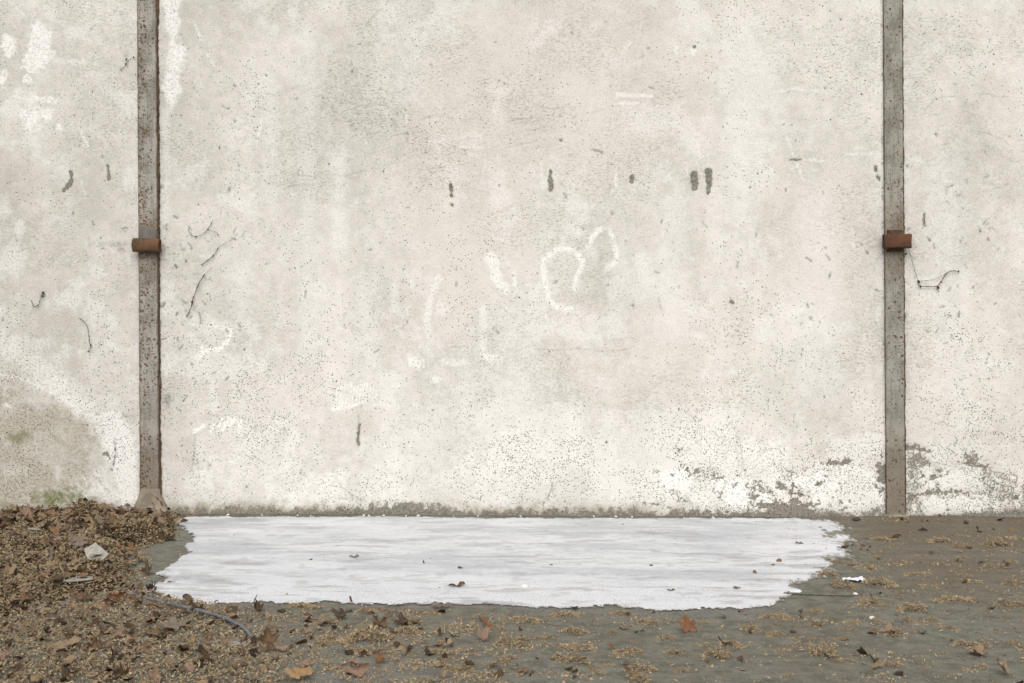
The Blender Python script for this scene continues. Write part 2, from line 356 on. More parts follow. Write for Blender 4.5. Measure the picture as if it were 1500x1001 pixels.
    for a in ((1475, 730, 34, 26, .5), (1290, 690, 9, 22, .8), (1345, 672, 12, 12, .6), (1150, 745, 24, 8, .95), (1285, 748, 8, 4, .7), (1055, 725, 9, 7, .6), (1120, 742, 14, 9, .8), (1425, 676, 22, 9, .6), (1340, 690, 8, 16, .6)):
        P.blob(C, *a, .35, 2.2)
    sp = fbm(X * 6, Z * 7, 4, 211, .6)
    C[:] = np.maximum(C, .62 * np.exp(-((WL - .35) / .22) ** 2) * sstep(.42, .58, fbm(X * 14, Z * 14, 4, 213, .6)) * (WL > .02))
    C[:] = np.maximum(C, .50 * sstep(.38, .58, sp) * sstep(625, 705, V) * sstep(860, 1060, U))
    C[:] = np.maximum(C, .36 * sstep(.42, .60, sp) * sstep(685, 745, V) * sstep(560, 800, U))
    C[:] = C * np.clip(1.1 - .35 * W * (C < .8), 0, 1)
    # single chips knocked out of the lime coat, hung up as a row of drips
    for pts, w in (([(1017, 257), (1018, 267)], 5.6), ([(1018, 275), (1018, 275.5)], 3.6), ([(1039, 251), (1039, 270)], 4.8), ([(1038, 270), (1037, 284)], 3.2), ([(925, 260), (925, 266)], 3.8), ([(807, 268), (807, 277)], 3.9), ([(807, 252), (807, 268)], 1.6),
                   ([(660, 271), (661, 278)], 3.6), ([(661, 286), (661, 287)], 3.4), ([(104, 253), (105, 266)], 2.6), ([(104, 266), (98, 276)], 4.0), ([(93, 278), (94, 281)], 2.0), ([(158, 244), (159, 255)], 1.6), ([(159, 256), (159, 263)], 2.6), ([(1159, 234), (1172, 234)], 2.0),
                   ([(1283, 245), (1284, 250)], 2.0), ([(1286, 259), (1288, 264)], 2.4), ([(526, 624), (524, 642), (525, 653)], 1.9), ([(1354, 314), (1354, 330)], 1.5), ([(1071, 442), (1073, 444)], 2.4), ([(152, 666), (158, 668)], 2.2), ([(160, 672), (156, 664)], 1.6), ([(660, 299), (662, 300)], 1.8), ([(1015, 68), (1017, 70)], 2)):
        P.stroke(C, pts, w * .86, 1.2, .5, 3.4)
        P.stroke(S, pts, w + 1.5, .45, 1.2, 2.4)
    # ---- the damp, mottled corner beside the left post
    P.poly(S, [(-400, 560), (0, 566), (60, 585), (100, 600), (130, 625), (140, 655), (140, 682), (124, 706), (60, 742), (-400, 770)], .95, 16, 40)
    lm = sstep(.47, .60, fbm(X * 7, Z * 7, 5, 301, .62)); vn = 1 - sstep(0, .035, np.abs(fbm(X * 5, Z * 5, 4, 305, .6) - .5)); S[:] = S * (1 - np.clip(.45 * lm + .5 * vn, 0, .85) * (U < 205))
    P.blob(S, 60, 692, 22, 17, .95, .3, .9); P.blob(S, 40, 620, 60, 20, .9, .5, .9)
    S[:] = np.maximum(S, .35 * sstep(.52, .7, fbm(X * 2.1, Z * 2.1, 5, 88)) * (1 - sstep(40, 90, U)))
    for pts in ([(0, 668), (22, 655), (40, 668), (52, 690), (80, 700), (108, 688)], [(30, 712), (60, 718), (92, 712), (120, 724), (150, 730)], [(70, 622), (84, 640), (104, 650), (112, 672)], [(8, 700), (30, 690), (48, 702)], [(0, 730), (40, 722), (70, 728)]):
        P.stroke(W, pts, 2.4, .6, 3, 16)
        P.stroke(S, [(a_ + 4, b_ + 9) for a_, b_ in pts], 5, .9, 4, 16)
    for a in ((30, 641, 17, 7, .75), (80, 732, 34, 13, 1.0), (50, 742, 20, 7, .5), (15, 745, 22, 7, .5), (112, 744, 12, 6, .5)): P.blob(M, *a, .6, 1.4)
    M[:] = np.maximum(M, .22 * (1 - sstep(4, 26, hh + P.w2 * 22)) * sstep(230, 260, U) * (1 - sstep(330, 620, U)))
    # ---- cracks, dark smudges, painted bracket shading, insect dirt
    for pts, w, a in (([(168, 648), (169, 664), (166, 680), (160, 690)], 1.8, 1.0), ([(160, 690), (164, 688)], 2.2, .7), ([(107, 707), (108, 713)], 2, .5), ([(285, 640), (284, 670), (282, 686)], .9, .55), ([(305, 676), (306, 690)], 1, .5),
                      ([(141, 700), (160, 722)], 1.6, .4), ([(524, 607), (525, 622)], .8, .7), ([(499, 713), (530, 735)], .9, .6), ([(510, 722), (525, 730), (540, 735)], .8, .5), ([(470, 735), (490, 728), (515, 733)], .9, .5),
                      ([(800, 730), (806, 722), (810, 706)], 1.1, .65), ([(795, 738), (801, 731), (806, 735)], 1.6, .7), ([(866, 219), (874, 222)], 1.1, .8), ([(872, 221), (880, 221), (882, 225)], 2.2, .75),
                      ([(951, 127), (958, 130)], 1.6, .85), ([(937, 85), (942, 83)], 1.2, .6), ([(948, 71), (951, 70)], 1.4, .7), ([(838, 46), (839, 49)], 1.6, .6), ([(821, 204), (823, 206)], 1.8, .9), ([(1371, 196), (1373, 199)], 2, .95), ([(1376, 92), (1377, 96)], 1, .6),
                      ([(595, 194), (597, 196)], 1.6, .7), ([(596, 203), (597, 206)], 1.8, .6), ([(827, 284), (829, 289)], 2, .8), ([(896, 311), (897, 314)], 1.8, .8), ([(852, 330), (855, 336)], 1.1, .8), ([(916, 353), (915, 358)], 1.8, .75), ([(960, 398), (966, 400)], 1.4, .7), ([(965, 436), (967, 452)], 1.0, .6),
                      ([(661, 390), (668, 396)], 1.0, .7), ([(724, 480), (730, 488)], 1.6, .8), ([(1217, 400), (1215, 406)], 1.6, .8), ([(1151, 276), (1151, 280)], 1.4, .8), ([(1205, 276), (1206, 284)], 1.0, .7), ([(1209, 363), (1210, 365)], 1.6, .9), ([(1269, 369), (1271, 371)], 1.8, .9), ([(1183, 446), (1184, 450)], 1.2, .7),
                      ([(1435, 336), (1437, 341)], 1.8, .9), ([(1447, 350), (1448, 352)], 2.2, .95), ([(1449, 336), (1452, 332), (1460, 340)], .9, .8), ([(1441, 328), (1450, 319)], 1.0, .7), ([(1407, 354), (1408, 356)], 1.6, .8), ([(1400, 280), (1404, 297)], .8, .65), ([(1386, 277), (1387, 285)], .9, .6),
                      ([(257, 388), (259, 392)], 1.8, .9), ([(272, 381), (273, 383)], 1.6, .85), ([(151, 364), (154, 366)], 1.4, .8), ([(177, 333), (184, 340)], 1.0, .6), ([(76, 377), (78, 392)], 1.0, .6), ([(85, 418), (88, 426)], 1.0, .5), ([(134, 43), (136, 43)], 1.6, .7), ([(150, 228), (151, 230)], 1.8, .8), ([(124, 116), (125, 116)], 1.4, .6), ([(177, 18), (178, 21)], 1.2, .6),
                      ([(343, 125), (345, 126)], 1.8, .8), ([(389, 110), (390, 111)], 1.8, .95), ([(343, 176), (344, 178)], 1.6, .8), ([(349, 241), (350, 243)], 1.6, .8), ([(596, 470), (597, 472)], 1.4, .7), ([(632, 94), (633, 96)], 1.2, .7), ([(674, 65), (678, 66)], 1.4, .5), ([(1069, 444), (1074, 445)], 1.8, .7),
                      ([(1310, 0), (1310, 0)], .5, 0), ([(237, 0), (241, 20)], 1, .3), ([(252, 8), (256, 18)], .9, .6), ([(241, 102), (255, 108), (268, 110)], 1.2, .35)):
        P.stroke(K, pts, w, a, .9, 2.5)
    # hairline map cracks in the lime, strongest high in the middle bay
    wx = X + .25 * (fbm(X * 3, Z * 3, 3, 401) - .5); wz = Z + .25 * (fbm(X * 3, Z * 3, 3, 402) - .5)
    ridge = np.abs(fbm(wx * 2.2, wz * 4.5, 4, 410) - .5)
    K[:] = np.maximum(K, .26 * (1 - sstep(.0, .006, ridge)) * sstep(.5, .62, fbm(X * 1.5, Z * 1.5, 3, 411)))
    cr = random.Random(77)
    Q = lambda ox, oy, *zz: [(ox + a / 3.75, oy + b / 3.75) for a, b in zz]
    for pts in (Q(380, 0, (505, 605), (560, 585), (620, 572), (700, 575)), Q(380, 0, (470, 672), (520, 655), (600, 665), (640, 668)), Q(380, 0, (720, 750), (760, 738), (810, 735)), Q(380, 0, (890, 660), (960, 630), (1010, 635), (1070, 665)),
                Q(380, 0, (1340, 670), (1420, 655), (1500, 650)), Q(740, 0, (0, 655), (90, 650), (150, 655)), Q(740, 0, (110, 715), (180, 712), (250, 690)), Q(380, 0, (480, 965), (540, 945), (590, 935)), Q(740, 0, (130, 555), (200, 590), (270, 600), (340, 590)),
                Q(1100, 0, (960, 600), (1020, 540), (1120, 530)), Q(1100, 0, (1210, 715), (1300, 735), (1370, 760), (1420, 800)), Q(1100, 0, (1230, 525), (1300, 515), (1350, 535), (1420, 530)), Q(1100, 250, (500, 500), (530, 525), (550, 545)), Q(780, 480, (0, 120), (140, 125), (260, 115), (380, 130), (520, 120))):
        P.stroke(K, pts, .75, .55, .7, 3)
    for x0, x1, y0, y1, n_ in ((390, 760, 130, 275, 38), (740, 900, 150, 250, 14), (1200, 1490, 40, 330, 22), (0, 200, 150, 330, 14), (300, 420, 180, 420, 10), (380, 1290, 480, 560, 16)):
        for _ in range(n_):
            x, y = cr.uniform(x0, x1), cr.uniform(y0, y1); L = cr.uniform(12, 46); sl = cr.uniform(-.45, .35); bow = cr.uniform(-6, 6)
            P.stroke(K, [(x + L * q, y + L * q * sl + bow * 4 * q * (1 - q)) for q in (0, .25, .5, .75, 1)], .7, cr.uniform(.2, .5), .7, 4)
    # darker wall tone close against the posts, stronger on their right
    for pu0, pu1, side in ((206, 236, 1), (1297, 1324, 1)):
        e = U - (pu1 + (V - 755) * .006)
        K[:] = np.maximum(K, .5 * np.exp(-np.clip(e, 0, 99) / 4.0) * sstep(.35, .65, fbm(X * 20, Z * 9, 4, 501)) * (e > -30) * (e < 40))
        K[:] = np.maximum(K, .22 * np.exp(-np.clip(e, 0, 99) / 9.0) * (e > -30) * (e < 60))
        e2 = (pu0 + (V - 755) * .006) - U
        K[:] = np.maximum(K, .25 * np.exp(-np.clip(e2, 0, 99) / 2.0) * sstep(.45, .7, fbm(X * 20, Z * 9, 4, 502)) * (e2 > -30) * (e2 < 30))
    for a in ((165, 358, 26, 5, .45), (178, 367, 7, 5, .6), (245, 333, 5, 6, .7), (240, 365, 4, 8, .5), (237, 274, 4, 4, .7), (62, 432, 4, 6, .6), (244, 585, 6, 9, .55), (192, 610, 12, 4, .35), (184, 82, 4, 7, .5), (1283, 350, 14, 12, .30), (1334, 352, 10, 12, .3), (340, 605, 1, 1, .1)):
        P.blob(K, *a, .7, 1.6)  # dark smudges; soft ones beside the right bracket paint in its shading
    K[:] = K * np.clip(.55 + 2.2 * P.w4 + 1.2 * P.w1, .1, 1.1)
    for _ in range(240):                                   # fly dirt
        x, y = r.uniform(0, 1500), r.uniform(0, 740); q = r.random() ** 3
        P.blob(K, x, y, .7 + .9 * q, .7 + 1.2 * q, r.uniform(.35, .85), .6, 1.6)
    for _ in range(120):
        x, y = r.choice((r.gauss(285, 30), r.gauss(1390, 50), r.uniform(0, 1500))), r.gauss(420, 90)
        an = r.uniform(0, 3.1); L = r.uniform(3, 9)
        P.stroke(K, [(x, y), (x + L * math.cos(an), y + L * math.sin(an))], .7, r.uniform(.35, .7), .8, 3)
    relief = (big - .5) * .016 + (mid - .5) * .006 + P.w1 * .0022 + W * .0012 - np.clip(C, 0, 1) * .0035 - K * .0012
    return A, relief

MAT_WALL = wall_material()
def axis(lo, hi, a, b, step, coarse):
    """coordinates fine between a and b, coarser outside"""
    v = list(np.arange(max(lo, a), min(hi, b), step)) + [min(hi, b)]
    x = v[0]; g = step
    while x > lo + 1e-6: g = min(g * 1.3, coarse); x = max(lo, x - g); v.insert(0, x)
    x = v[-1]; g = step
    while x < hi - 1e-6: g = min(g * 1.3, coarse); x = min(hi, x + g); v.append(x)
    return np.array(v)

STEP = 0.0066
POST_X = (on_wall(220.5, 750)[0], on_wall(1311.5, 756)[0])
PHW = 0.0665                                                # half a post's flange
wall = link('plaster_wall', None); wall.location = (0, 0, 0)
tag(wall, 'stained off-white limewashed plaster wall standing behind the two steel posts', 'wall')
WALL_TOP = 5.2
for x0, x1 in ((-11.0, POST_X[0] - .03), (POST_X[0] + .03, POST_X[1] - .03), (POST_X[1] + .03, 11.0)):
    xs = axis(x0, x1, -4.1, 3.3, STEP, .25); zs = axis(-.06, WALL_TOP, -.06, 3.55, STEP, .25)
    X, Z = np.meshgrid(xs, zs); A, rel = paint_wall(X, Z)
    nr, nc = X.shape
    verts = np.stack([X, -rel, Z], -1).reshape(-1, 3)
    faces = grid_faces(nr, nc)
    # closed back: two back corners per side are enough, the wall is 0.3 m thick
    n0 = len(verts)
    ring = np.concatenate([np.arange(nc), np.arange(1, nr) * nc + nc - 1, (nr - 1) * nc + np.arange(nc - 2, -1, -1), np.arange(nr - 2, 0, -1) * nc])
    back = verts[ring].copy(); back[:, 1] = .30
    k = len(ring); i = np.arange(k); j = (i + 1) % k
    skirt = np.stack([ring[i], n0 + i, n0 + j, ring[j]], 1)
    me = mesh_np('wall_panel', np.concatenate([verts, back]), np.concatenate([faces, skirt]), True,
                 {kk: np.concatenate([vv.ravel(), vv.ravel()[ring]]) for kk, vv in A.items()})
    link('wall_panel', me, MAT_WALL, wall)

# ================================================================ POSTS
def post_material(name, base, base2, rustiness, edge):
    t = NT(name, .72, .35)
    n1 = t.noise(4, 5); n2 = t.noise(45, 5, .6); n3 = t.noise(160, 3)
    sep = t.t.nodes.new('ShaderNodeSeparateXYZ'); t.l(t.tc.outputs['Object'], sep.inputs[0])
    c = t.mix(t.rng(n1, .40, .60), base, base2)
    c = t.mix(t.m('MULTIPLY', t.rng(n2, .56, .66), .55), c, srgb(176, 171, 161))
    c = t.mix(t.m('MULTIPLY', t.rng(t.noise(9, 4, .6, t.map((6, 6, .5))), .45, .7), .5), c, srgb(104, 98, 88))
    c = t.mix(t.m('MULTIPLY', t.rng(n3, .5, .75), .45), c, srgb(92, 85, 75))
    c = t.mix(t.m('MULTIPLY', t.rng(sep.outputs[2], .75, .15), t.rng(n2, .2, .6, .35, .8)), c, srgb(121, 110, 95))
    d1, r1, g1 = t.voro(50); d2, r2, g2 = t.voro(80)
    zone = t.rng(t.noise(2.3, 4, .6), .34, .58)
    left = t.rng(sep.outputs[0], .05, -.05, .25, 1.0) if edge < 0 else t.rng(sep.outputs[0], -.05, .06, .25, 1.0)
    dens = t.m('MULTIPLY', t.m('MULTIPLY', zone, left), rustiness)
    s1 = t.m('MULTIPLY', t.m('LESS_THAN', r1, dens), t.rng(t.m('SUBTRACT', d1, t.m('MULTIPLY', g1, .26)), .28, .12))
    s2 = t.m('MULTIPLY', t.m('LESS_THAN', r2, t.m('ADD', t.m('MULTIPLY', dens, .8), .26)), t.rng(t.m('SUBTRACT', d2, t.m('MULTIPLY', g2, .2)), .30, .12))
    rc = t.mix(t.rng(n2, .35, .65), srgb(80, 62, 42), srgb(122, 90, 52))
    c = t.mix(t.m('MULTIPLY', s1, .95), c, rc)
    c = t.mix(t.m('MULTIPLY', s2, .85), c, srgb(66, 55, 45))
    # rust bleeding at the bracket and along the edges
    br = t.m('MULTIPLY', t.rng(t.m('ABSOLUTE', t.m('SUBTRACT', sep.outputs[2], 1.82)), .34, .04), t.rng(n2, .42, .66))
    c = t.mix(t.m('MULTIPLY', br, .75), c, srgb(120, 84, 54))
    eg = t.m('MULTIPLY', t.rng(t.m('ABSOLUTE', sep.outputs[0]), .052, .066), t.rng(t.noise(14, 5), .35, .6, .35, 1.0))
    c = t.mix(t.m('MULTIPLY', eg, .8), c, srgb(74, 56, 40))
    t.color(c); t.bump(t.m('SUBTRACT', t.m('MULTIPLY', n3, .4), t.m('MAXIMUM', s1, s2)), .5, .002)
    return t.mat
def rust_material(name, a, b):
    t = NT(name, .85, .2); n1 = t.noise(14, 6, .65); n2 = t.noise(120, 4)
    c = t.mix(t.rng(n1, .35, .66), a, b); c = t.mix(t.m('MULTIPLY', t.rng(n2, .5, .75), .6), c, srgb(62, 44, 34))
    t.color(c); t.bump(t.m('ADD', n1, t.m('MULTIPLY', n2, .6)), .6, .003); return t.mat
MAT_POST_L = post_material('weathered_steel_left', srgb(132, 128, 119), srgb(164, 160, 151), 1.5, -1)
MAT_POST_R = post_material('weathered_steel_right', srgb(128, 125, 115), srgb(156, 153, 143), .6, 1)
MAT_RUST_BROWN = rust_material('brown_rust', srgb(84, 66, 51), srgb(112, 84, 62))
MAT_RUST_RED = rust_material('red_rust', srgb(78, 59, 48), srgb(104, 71, 52))
MAT_SEAM = rust_material('rust_crust', srgb(62, 50, 40), srgb(104, 84, 62))
MAT_DARKSTEEL = rust_material('dull_grey_steel', srgb(108, 104, 99), srgb(122, 117, 110))

def post_flange(name, seed, PHW):
    prof = []                                              # rounded plate seen from above, x across, y towards the viewer negative
    hw, pr, rr = PHW, .020, .005
    for cx, cy, a0 in ((-hw + rr, -pr + rr, 180), (hw - rr, -pr + rr, 270)):
        for k in range(4):
            a = math.radians(a0 + k * 30); prof.append((cx + rr * math.cos(a), cy + rr * math.sin(a)))
    prof = [(-hw, .05)] + prof + [(hw, .05)]
    # a few points across the face so that it can be slightly dented
    face = [(x, -pr) for x in np.linspace(-hw + rr, hw - rr, 9)[1:-1]]
    prof = prof[:5] + face + prof[5:]
    p = np.array(prof); zs = np.arange(-.05, WALL_TOP + .01, .012)
    n = len(p); V = np.zeros((len(zs), n, 3)); V[:, :, 0] = p[:, 0]; V[:, :, 1] = p[:, 1]; V[:, :, 2] = zs[:, None]
    jit = (fbm(np.repeat(np.sign(p[:, 0])[None] * 3, len(zs), 0), np.repeat(zs[:, None] * 18, n, 1), 4, seed) - .5) * .004
    V[:, :, 0] += jit * (np.abs(p[:, 0]) > hw - rr * 1.2)
    V[:, :, 1] += (fbm(V[:, :, 0] * 25, V[:, :, 2] * 12, 3, seed + 5) - .5) * .003 * (p[:, 1] < 0)
    return mesh_np(name, V.reshape(-1, 3), grid_faces(len(zs), n), True)
def seam_mesh(side, seed, r0, PHW):
    """crusty bead of rust and mortar in the corner between flange and plaster"""
    zs = np.arange(-.02, WALL_TOP, .012); n = 7; V = []
    for i, z in enumerate(zs):
        q = vnoise(z * 9, seed, 3) * .6 + vnoise(z * 60, seed, 4) * .7; rad = r0 * (.35 + q)
        for k in range(n):
            a = math.pi * k / (n - 1)
            V.append((side * (PHW + .001) + side * rad * math.sin(a) * (1 + .3 * vnoise(z * 90 + k, k, 8)), -.004 - rad * .8 * (math.cos(a) + .3), z))
    return mesh_np('rust_seam', np.array(V), grid_faces(len(zs), n), True)
def bracket_tube(L, R_, flat, seed):
    """stub of thick half-round channel lying across the post"""
    n, m = 20, 26; vs = []; fs = []
    for i in range(m):
        x = -L / 2 + L * i / (m - 1)
        for k in range(n):
            a = 2 * math.pi * k / n; e = 2.0 / flat
            c, s_ = math.cos(a), math.sin(a)
            y = R_[0] * math.copysign(abs(c) ** e, c); z = R_[1] * math.copysign(abs(s_) ** e, s_)
            q = 1 + .05 * (vnoise(np.array(x * 40.), np.array(k * .7), seed) - .5) * 2
            dx = .004 * (vnoise(np.array(k * .6), np.array(3.), seed + (i > m / 2)) - .5) * (1 if i in (0, m - 1) else 0)
            vs.append((x + dx * 2, y * q, z * q))
    for i in range(m - 1):
        for k in range(n): fs.append((i * n + k, (i + 1) * n + k, (i + 1) * n + (k + 1) % n, i * n + (k + 1) % n))
    for i, rev in ((0, False), (m - 1, True)):             # open, dished ends
        b = len(vs); x = vs[i * n][0] + (.006 if i == 0 else -.006)
        for k in range(n): v = vs[i * n + k]; vs.append((vs[i * n + k][0], v[1] * .8, v[2] * .8))
        for k in range(n): vs.append((vs[i * n + k][0] + (.02 if i == 0 else -.02), vs[i * n + k][1] * .76, vs[i * n + k][2] * .76))
        for k in range(n):
            k2 = (k + 1) % n; q = [(i * n + k, i * n + k2, b + k2, b + k), (b + k, b + k2, b + n + k2, b + n + k)]
            fs += [f[::-1] if rev else f for f in q]
        cap = tuple(b + n + k for k in range(n)); fs.append(cap[::-1] if rev else cap)
    return mesh_py('bracket', vs, fs, True)
def plate(name, pts, y0, y1):
    """flat polygon in x,z given real thickness in y, edges chamfered"""
    n = len(pts); vs = [(x, y1, z) for x, z in pts]; cx = sum(p[0] for p in pts) / n; cz = sum(p[1] for p in pts) / n
    vs += [(x, y0 + .002, z) for x, z in pts]; vs += [(cx + (x - cx) * .96, y0, cz + (z - cz) * .96) for x, z in pts]
    fs = [tuple(range(2 * n, 3 * n))]
    for k in range(n):
        k2 = (k + 1) % n; fs += [(k, k2, n + k2, n + k), (n + k, n + k2, 2 * n + k2, 2 * n + k)]
    return mesh_py(name, vs, fs)
def concrete_material(name, a, b):
    t = NT(name, .93, .15); n1 = t.noise(12, 6, .6); n2 = t.noise(140, 4)
    c = t.mix(t.rng(n1, .35, .65), a, b); c = t.mix(t.m('MULTIPLY', t.rng(n2, .52, .72), .5), c, srgb(84, 76, 64))
    t.color(c); t.bump(t.m('ADD', n1, t.m('MULTIPLY', n2, .5)), .6, .005); return t.mat
MAT_COLLAR = concrete_material('dirty_mortar', srgb(122, 113, 98), srgb(150, 140, 124))

def steel_post(px, mat, seed, label, hw):
    o = link('steel_post', None, loc=(px, 0, 0)); tag(o, label, 'post', 'steel posts set in the wall')
    link('flange', post_flange('flange', seed, hw), mat, o)
    link('rust_seam', seam_mesh(1, seed + 1, .009 if seed < 50 else .006, hw), MAT_SEAM, o)
    link('rust_seam', seam_mesh(-1, seed + 2, .0014, hw), MAT_SEAM, o)
    return o
pl = steel_post(POST_X[0], MAT_POST_L, 20, 'heavily rust-speckled grey steel post whose foot stands in the leaf heap', .0665)
pr_ = steel_post(POST_X[1], MAT_POST_R, 60, 'plain grey steel post with a red rusty bracket, right of the white paint', .0605)
def loc_on(o, u, v, y): p = on_wall(u, v, y); return (p[0] - o.location.x, y, p[2])
b = link('bracket', bracket_tube(.178, (.038, .046), 3.2, 5), MAT_RUST_BROWN, pl, loc_on(pl, 215, 359.5, -.055), (0, math.radians(1.5), 0))
b['label'] = 'brown rusty channel stub across the post'
x0, _, z0 = loc_on(pl, 217.5, 350, -.02)
link('cover_plate', plate('cover_plate', [(-.059, z0 - .03), (.059, z0 - .03), (.059, z0 + .052), (.03, z0 + .072), (-.059, z0 + .096)], -.0275, -.01), MAT_DARKSTEEL, pl)
b = link('bracket', bracket_tube(.170, (.042, .046), 5.5, 9), MAT_RUST_RED, pr_, loc_on(pr_, 1313.5, 353.5, -.058), (0, math.radians(-.4), 0))
b['label'] = 'red-brown rusty box bracket across the post'
x0, _, z0 = loc_on(pr_, 1309, 353, -.02)
link('cover_plate', plate('cover_plate', [(-.048, z0 - .07), (.045, z0 - .07), (.045, z0 + .072), (-.048, z0 + .072)], -.034, -.01), MAT_SEAM, pr_)
# mortar flare at the left post's foot
vs = []; zs = np.linspace(-.04, .17, 24); n = 22
for z in zs:
    f = max(0, (.17 - z) / .21)
    for k in range(n):
        a = math.pi * k / (n - 1); hw = PHW + .004 + .095 * f ** 1.5; dp = .024 + .06 * f ** 1.6
        q = 1 + .16 * (fbm(np.array(k * .35), np.array(z * 14.), 3, 77) - .5)
        xx = math.copysign(abs(math.cos(a)) ** .55, -math.cos(a)) * hw * (q if -math.cos(a) > 0 else .55 * q + .42)
        vs.append((xx, -abs(math.sin(a)) ** .5 * dp * q + .012 * (math.sin(a) < .02), z))
link('mortar_collar', mesh_np('mortar_collar', np.array(vs), grid_faces(len(zs), n)), MAT_COLLAR, pl)
link('mortar_collar', mesh_np('mortar_collar', np.array([(v[0] * .62, v[1] * .42, v[2] * .3) for v in vs]), grid_faces(len(zs), n)), MAT_COLLAR, pr_)

# ================================================================ GROUND
def ground_h(x, y):
    return (fbm(x * .9, y * .9, 3, 700) - .5) * .022 + (fbm(x * 5, y * 5, 3, 702) - .5) * .007
HEAP_PX = [(-700, 757), (255, 757), (264, 774), (262, 794), (228, 798), (202, 802), (196, 822), (192, 845), (180, 862), (150, 872), (100, 882), (40, 900), (-60, 930), (-700, 960)]
HEAP = np.array([on_plane(u, v)[:2] for u, v in HEAP_PX])
HEAP[0, 1] = HEAP[1, 1] = .15
BUMPS = [(on_plane(u, v)[0], min(on_plane(u, v)[1], -.02), h, rx, ry) for u, v, h, rx, ry in
         ((138, 757, .062, .17, .16), (60, 757, .02, .3, .3), (200, 775, .030, .20, .25), (240, 784, .045, .11, .24), (165, 805, .065, .18, .30), (150, 850, .060, .16, .25), (70, 790, .03, .3, .4))]
def poly_sd(X, Y, p):
    X = np.asarray(X, float); Y = np.asarray(Y, float)
    d = np.full(X.shape, 1e9); ins = np.zeros(X.shape, bool)
    for a, c in zip(p, np.roll(p, -1, 0)):
        e = c - a; L = max(e @ e, 1e-9); t = np.clip(((X - a[0]) * e[0] + (Y - a[1]) * e[1]) / L, 0, 1)
        d = np.minimum(d, np.hypot(X - a[0] - t * e[0], Y - a[1] - t * e[1]))
        if abs(e[1]) > 1e-9: ins ^= ((a[1] > Y) != (c[1] > Y)) & (X < (c[0] - a[0]) * (Y - a[1]) / e[1] + a[0])
    return np.where(ins, -d, d)
def heap_h(x, y):
    sd = poly_sd(x, y, HEAP) + .07 * (fbm(np.asarray(x) * 9, np.asarray(y) * 9, 3, 715) - .5)
    h = .018 + .02 * sstep(-.15, -.5, np.asarray(y, float)) + 0 * sd
    for hx, hy, hh, rx, ry in BUMPS: h = h + hh * np.exp(-((x - hx) / rx) ** 2 - ((y - hy) / ry) ** 2)
    return (h * sstep(.0, .20, -sd) ** .8) * (1 - .55 * np.exp(-((x - POST_X[0] - .02) / .15) ** 2 - (y / .22) ** 2))
def litter_h(x, y):                                        # top of the loose litter
    return ground_h(x, y) + heap_h(x, y) * (1 + .9 * (fbm(x * 6, y * 6, 3, 710) - .5))
def on_ground(u, v):
    p = on_plane(u, v, 0.0)
    for _ in range(6): p = on_plane(u, v, float(litter_h(p[0], p[1])))
    return p

# outline of the white paint, on the ground plane
PAINT_PX = [(262, 757.5), (500, 758), (800, 759), (1100, 759.5), (1200, 760), (1222, 767), (1230, 782), (1233, 800), (1226, 815), (1208, 833), (1188, 848), (1164, 854), (1158, 864), (1148, 878), (1130, 888), (1090, 893), (1030, 893), (960, 897), (930, 891), (895, 887),
            (860, 893), (800, 892), (740, 888), (690, 888), (640, 885), (540, 886), (480, 882), (430, 885), (380, 882), (330, 885), (280, 882), (240, 878), (213, 868), (230, 859), (258, 857), (240, 846), (232, 842), (262, 828), (262, 814), (287, 807), (270, 800), (268, 796), (289, 797), (278, 782), (266, 766)]
PAINT = np.array([on_plane(u, v)[:2] for u, v in PAINT_PX])
def ground_material():
    t = NT('grey_earth', .88, .25)
    mud, damp = t.attr('mud'), t.attr('damp')
    n1 = t.noise(1.3, 5); n2 = t.noise(14, 6, .62); n3 = t.noise(120, 4, .6); st = t.noise(1.0, 5, .6, t.map((2.2, 9, 1)))
    c = t.mix(t.rng(n2, .3, .7), srgb(90, 88, 78), srgb(126, 124, 112))
    c = t.mix(t.m('MULTIPLY', t.rng(st, .45, .7), .5), c, srgb(124, 122, 113))
    c = t.mix(t.m('MULTIPLY', mud, t.rng(n2, .2, .65, .4, 1)), c, srgb(102, 92, 76))
    c = t.mix(t.m('MULTIPLY', damp, .6), c, srgb(120, 120, 116))
    c = t.mix(t.m('MULTIPLY', t.rng(n3, .52, .68), .55), c, srgb(80, 75, 64))
    c = t.mix(t.m('MULTIPLY', t.rng(n3, .46, .32), .4), c, srgb(138, 134, 122))
    d1, r1, g1 = t.voro(70); gr = t.m('MULTIPLY', t.m('LESS_THAN', r1, .12), t.rng(d1, .3, .15)); c = t.mix(t.m('MULTIPLY', gr, .6), c, srgb(150, 136, 108))
    t.color(c); t.put(t.b.inputs['Roughness'], t.rng(st, .4, .7, .95, .70))
    t.bump(t.m('ADD', t.m('MULTIPLY', n2, .8), t.m('MULTIPLY', n3, .6)), .8, .009)
    return t.mat
xs = axis(-60, 60, -4.2, 3.6, .018, 4.0); ys = axis(-60, .25, -4.6, .25, .018, 4.0)
X, Y = np.meshgrid(xs, ys); near = np.exp(-(np.clip(np.hypot(X, Y) - 9, 0, None) / 6) ** 2)
H = ground_h(X, Y) * near
U, V = project(X, Y, H)
mud = np.clip(sstep(1180, 1330, U) * (1 - sstep(830, 900, V)) * .9 + .02 + (fbm(X * 2, Y * 2, 4, 720) - .5) * 1.2, 0, 1)
damp = sstep(.5, .72, fbm(X * 1.1, Y * 2.6, 4, 721)) * (1 - mud * .7)
g = link('ground', mesh_np('ground', np.stack([X, Y, H], -1).reshape(-1, 3), grid_faces(*X.shape), True, {'mud': mud, 'damp': damp}), ground_material())
tag(g, 'bare grey trodden earth in front of the wall', kind='structure')

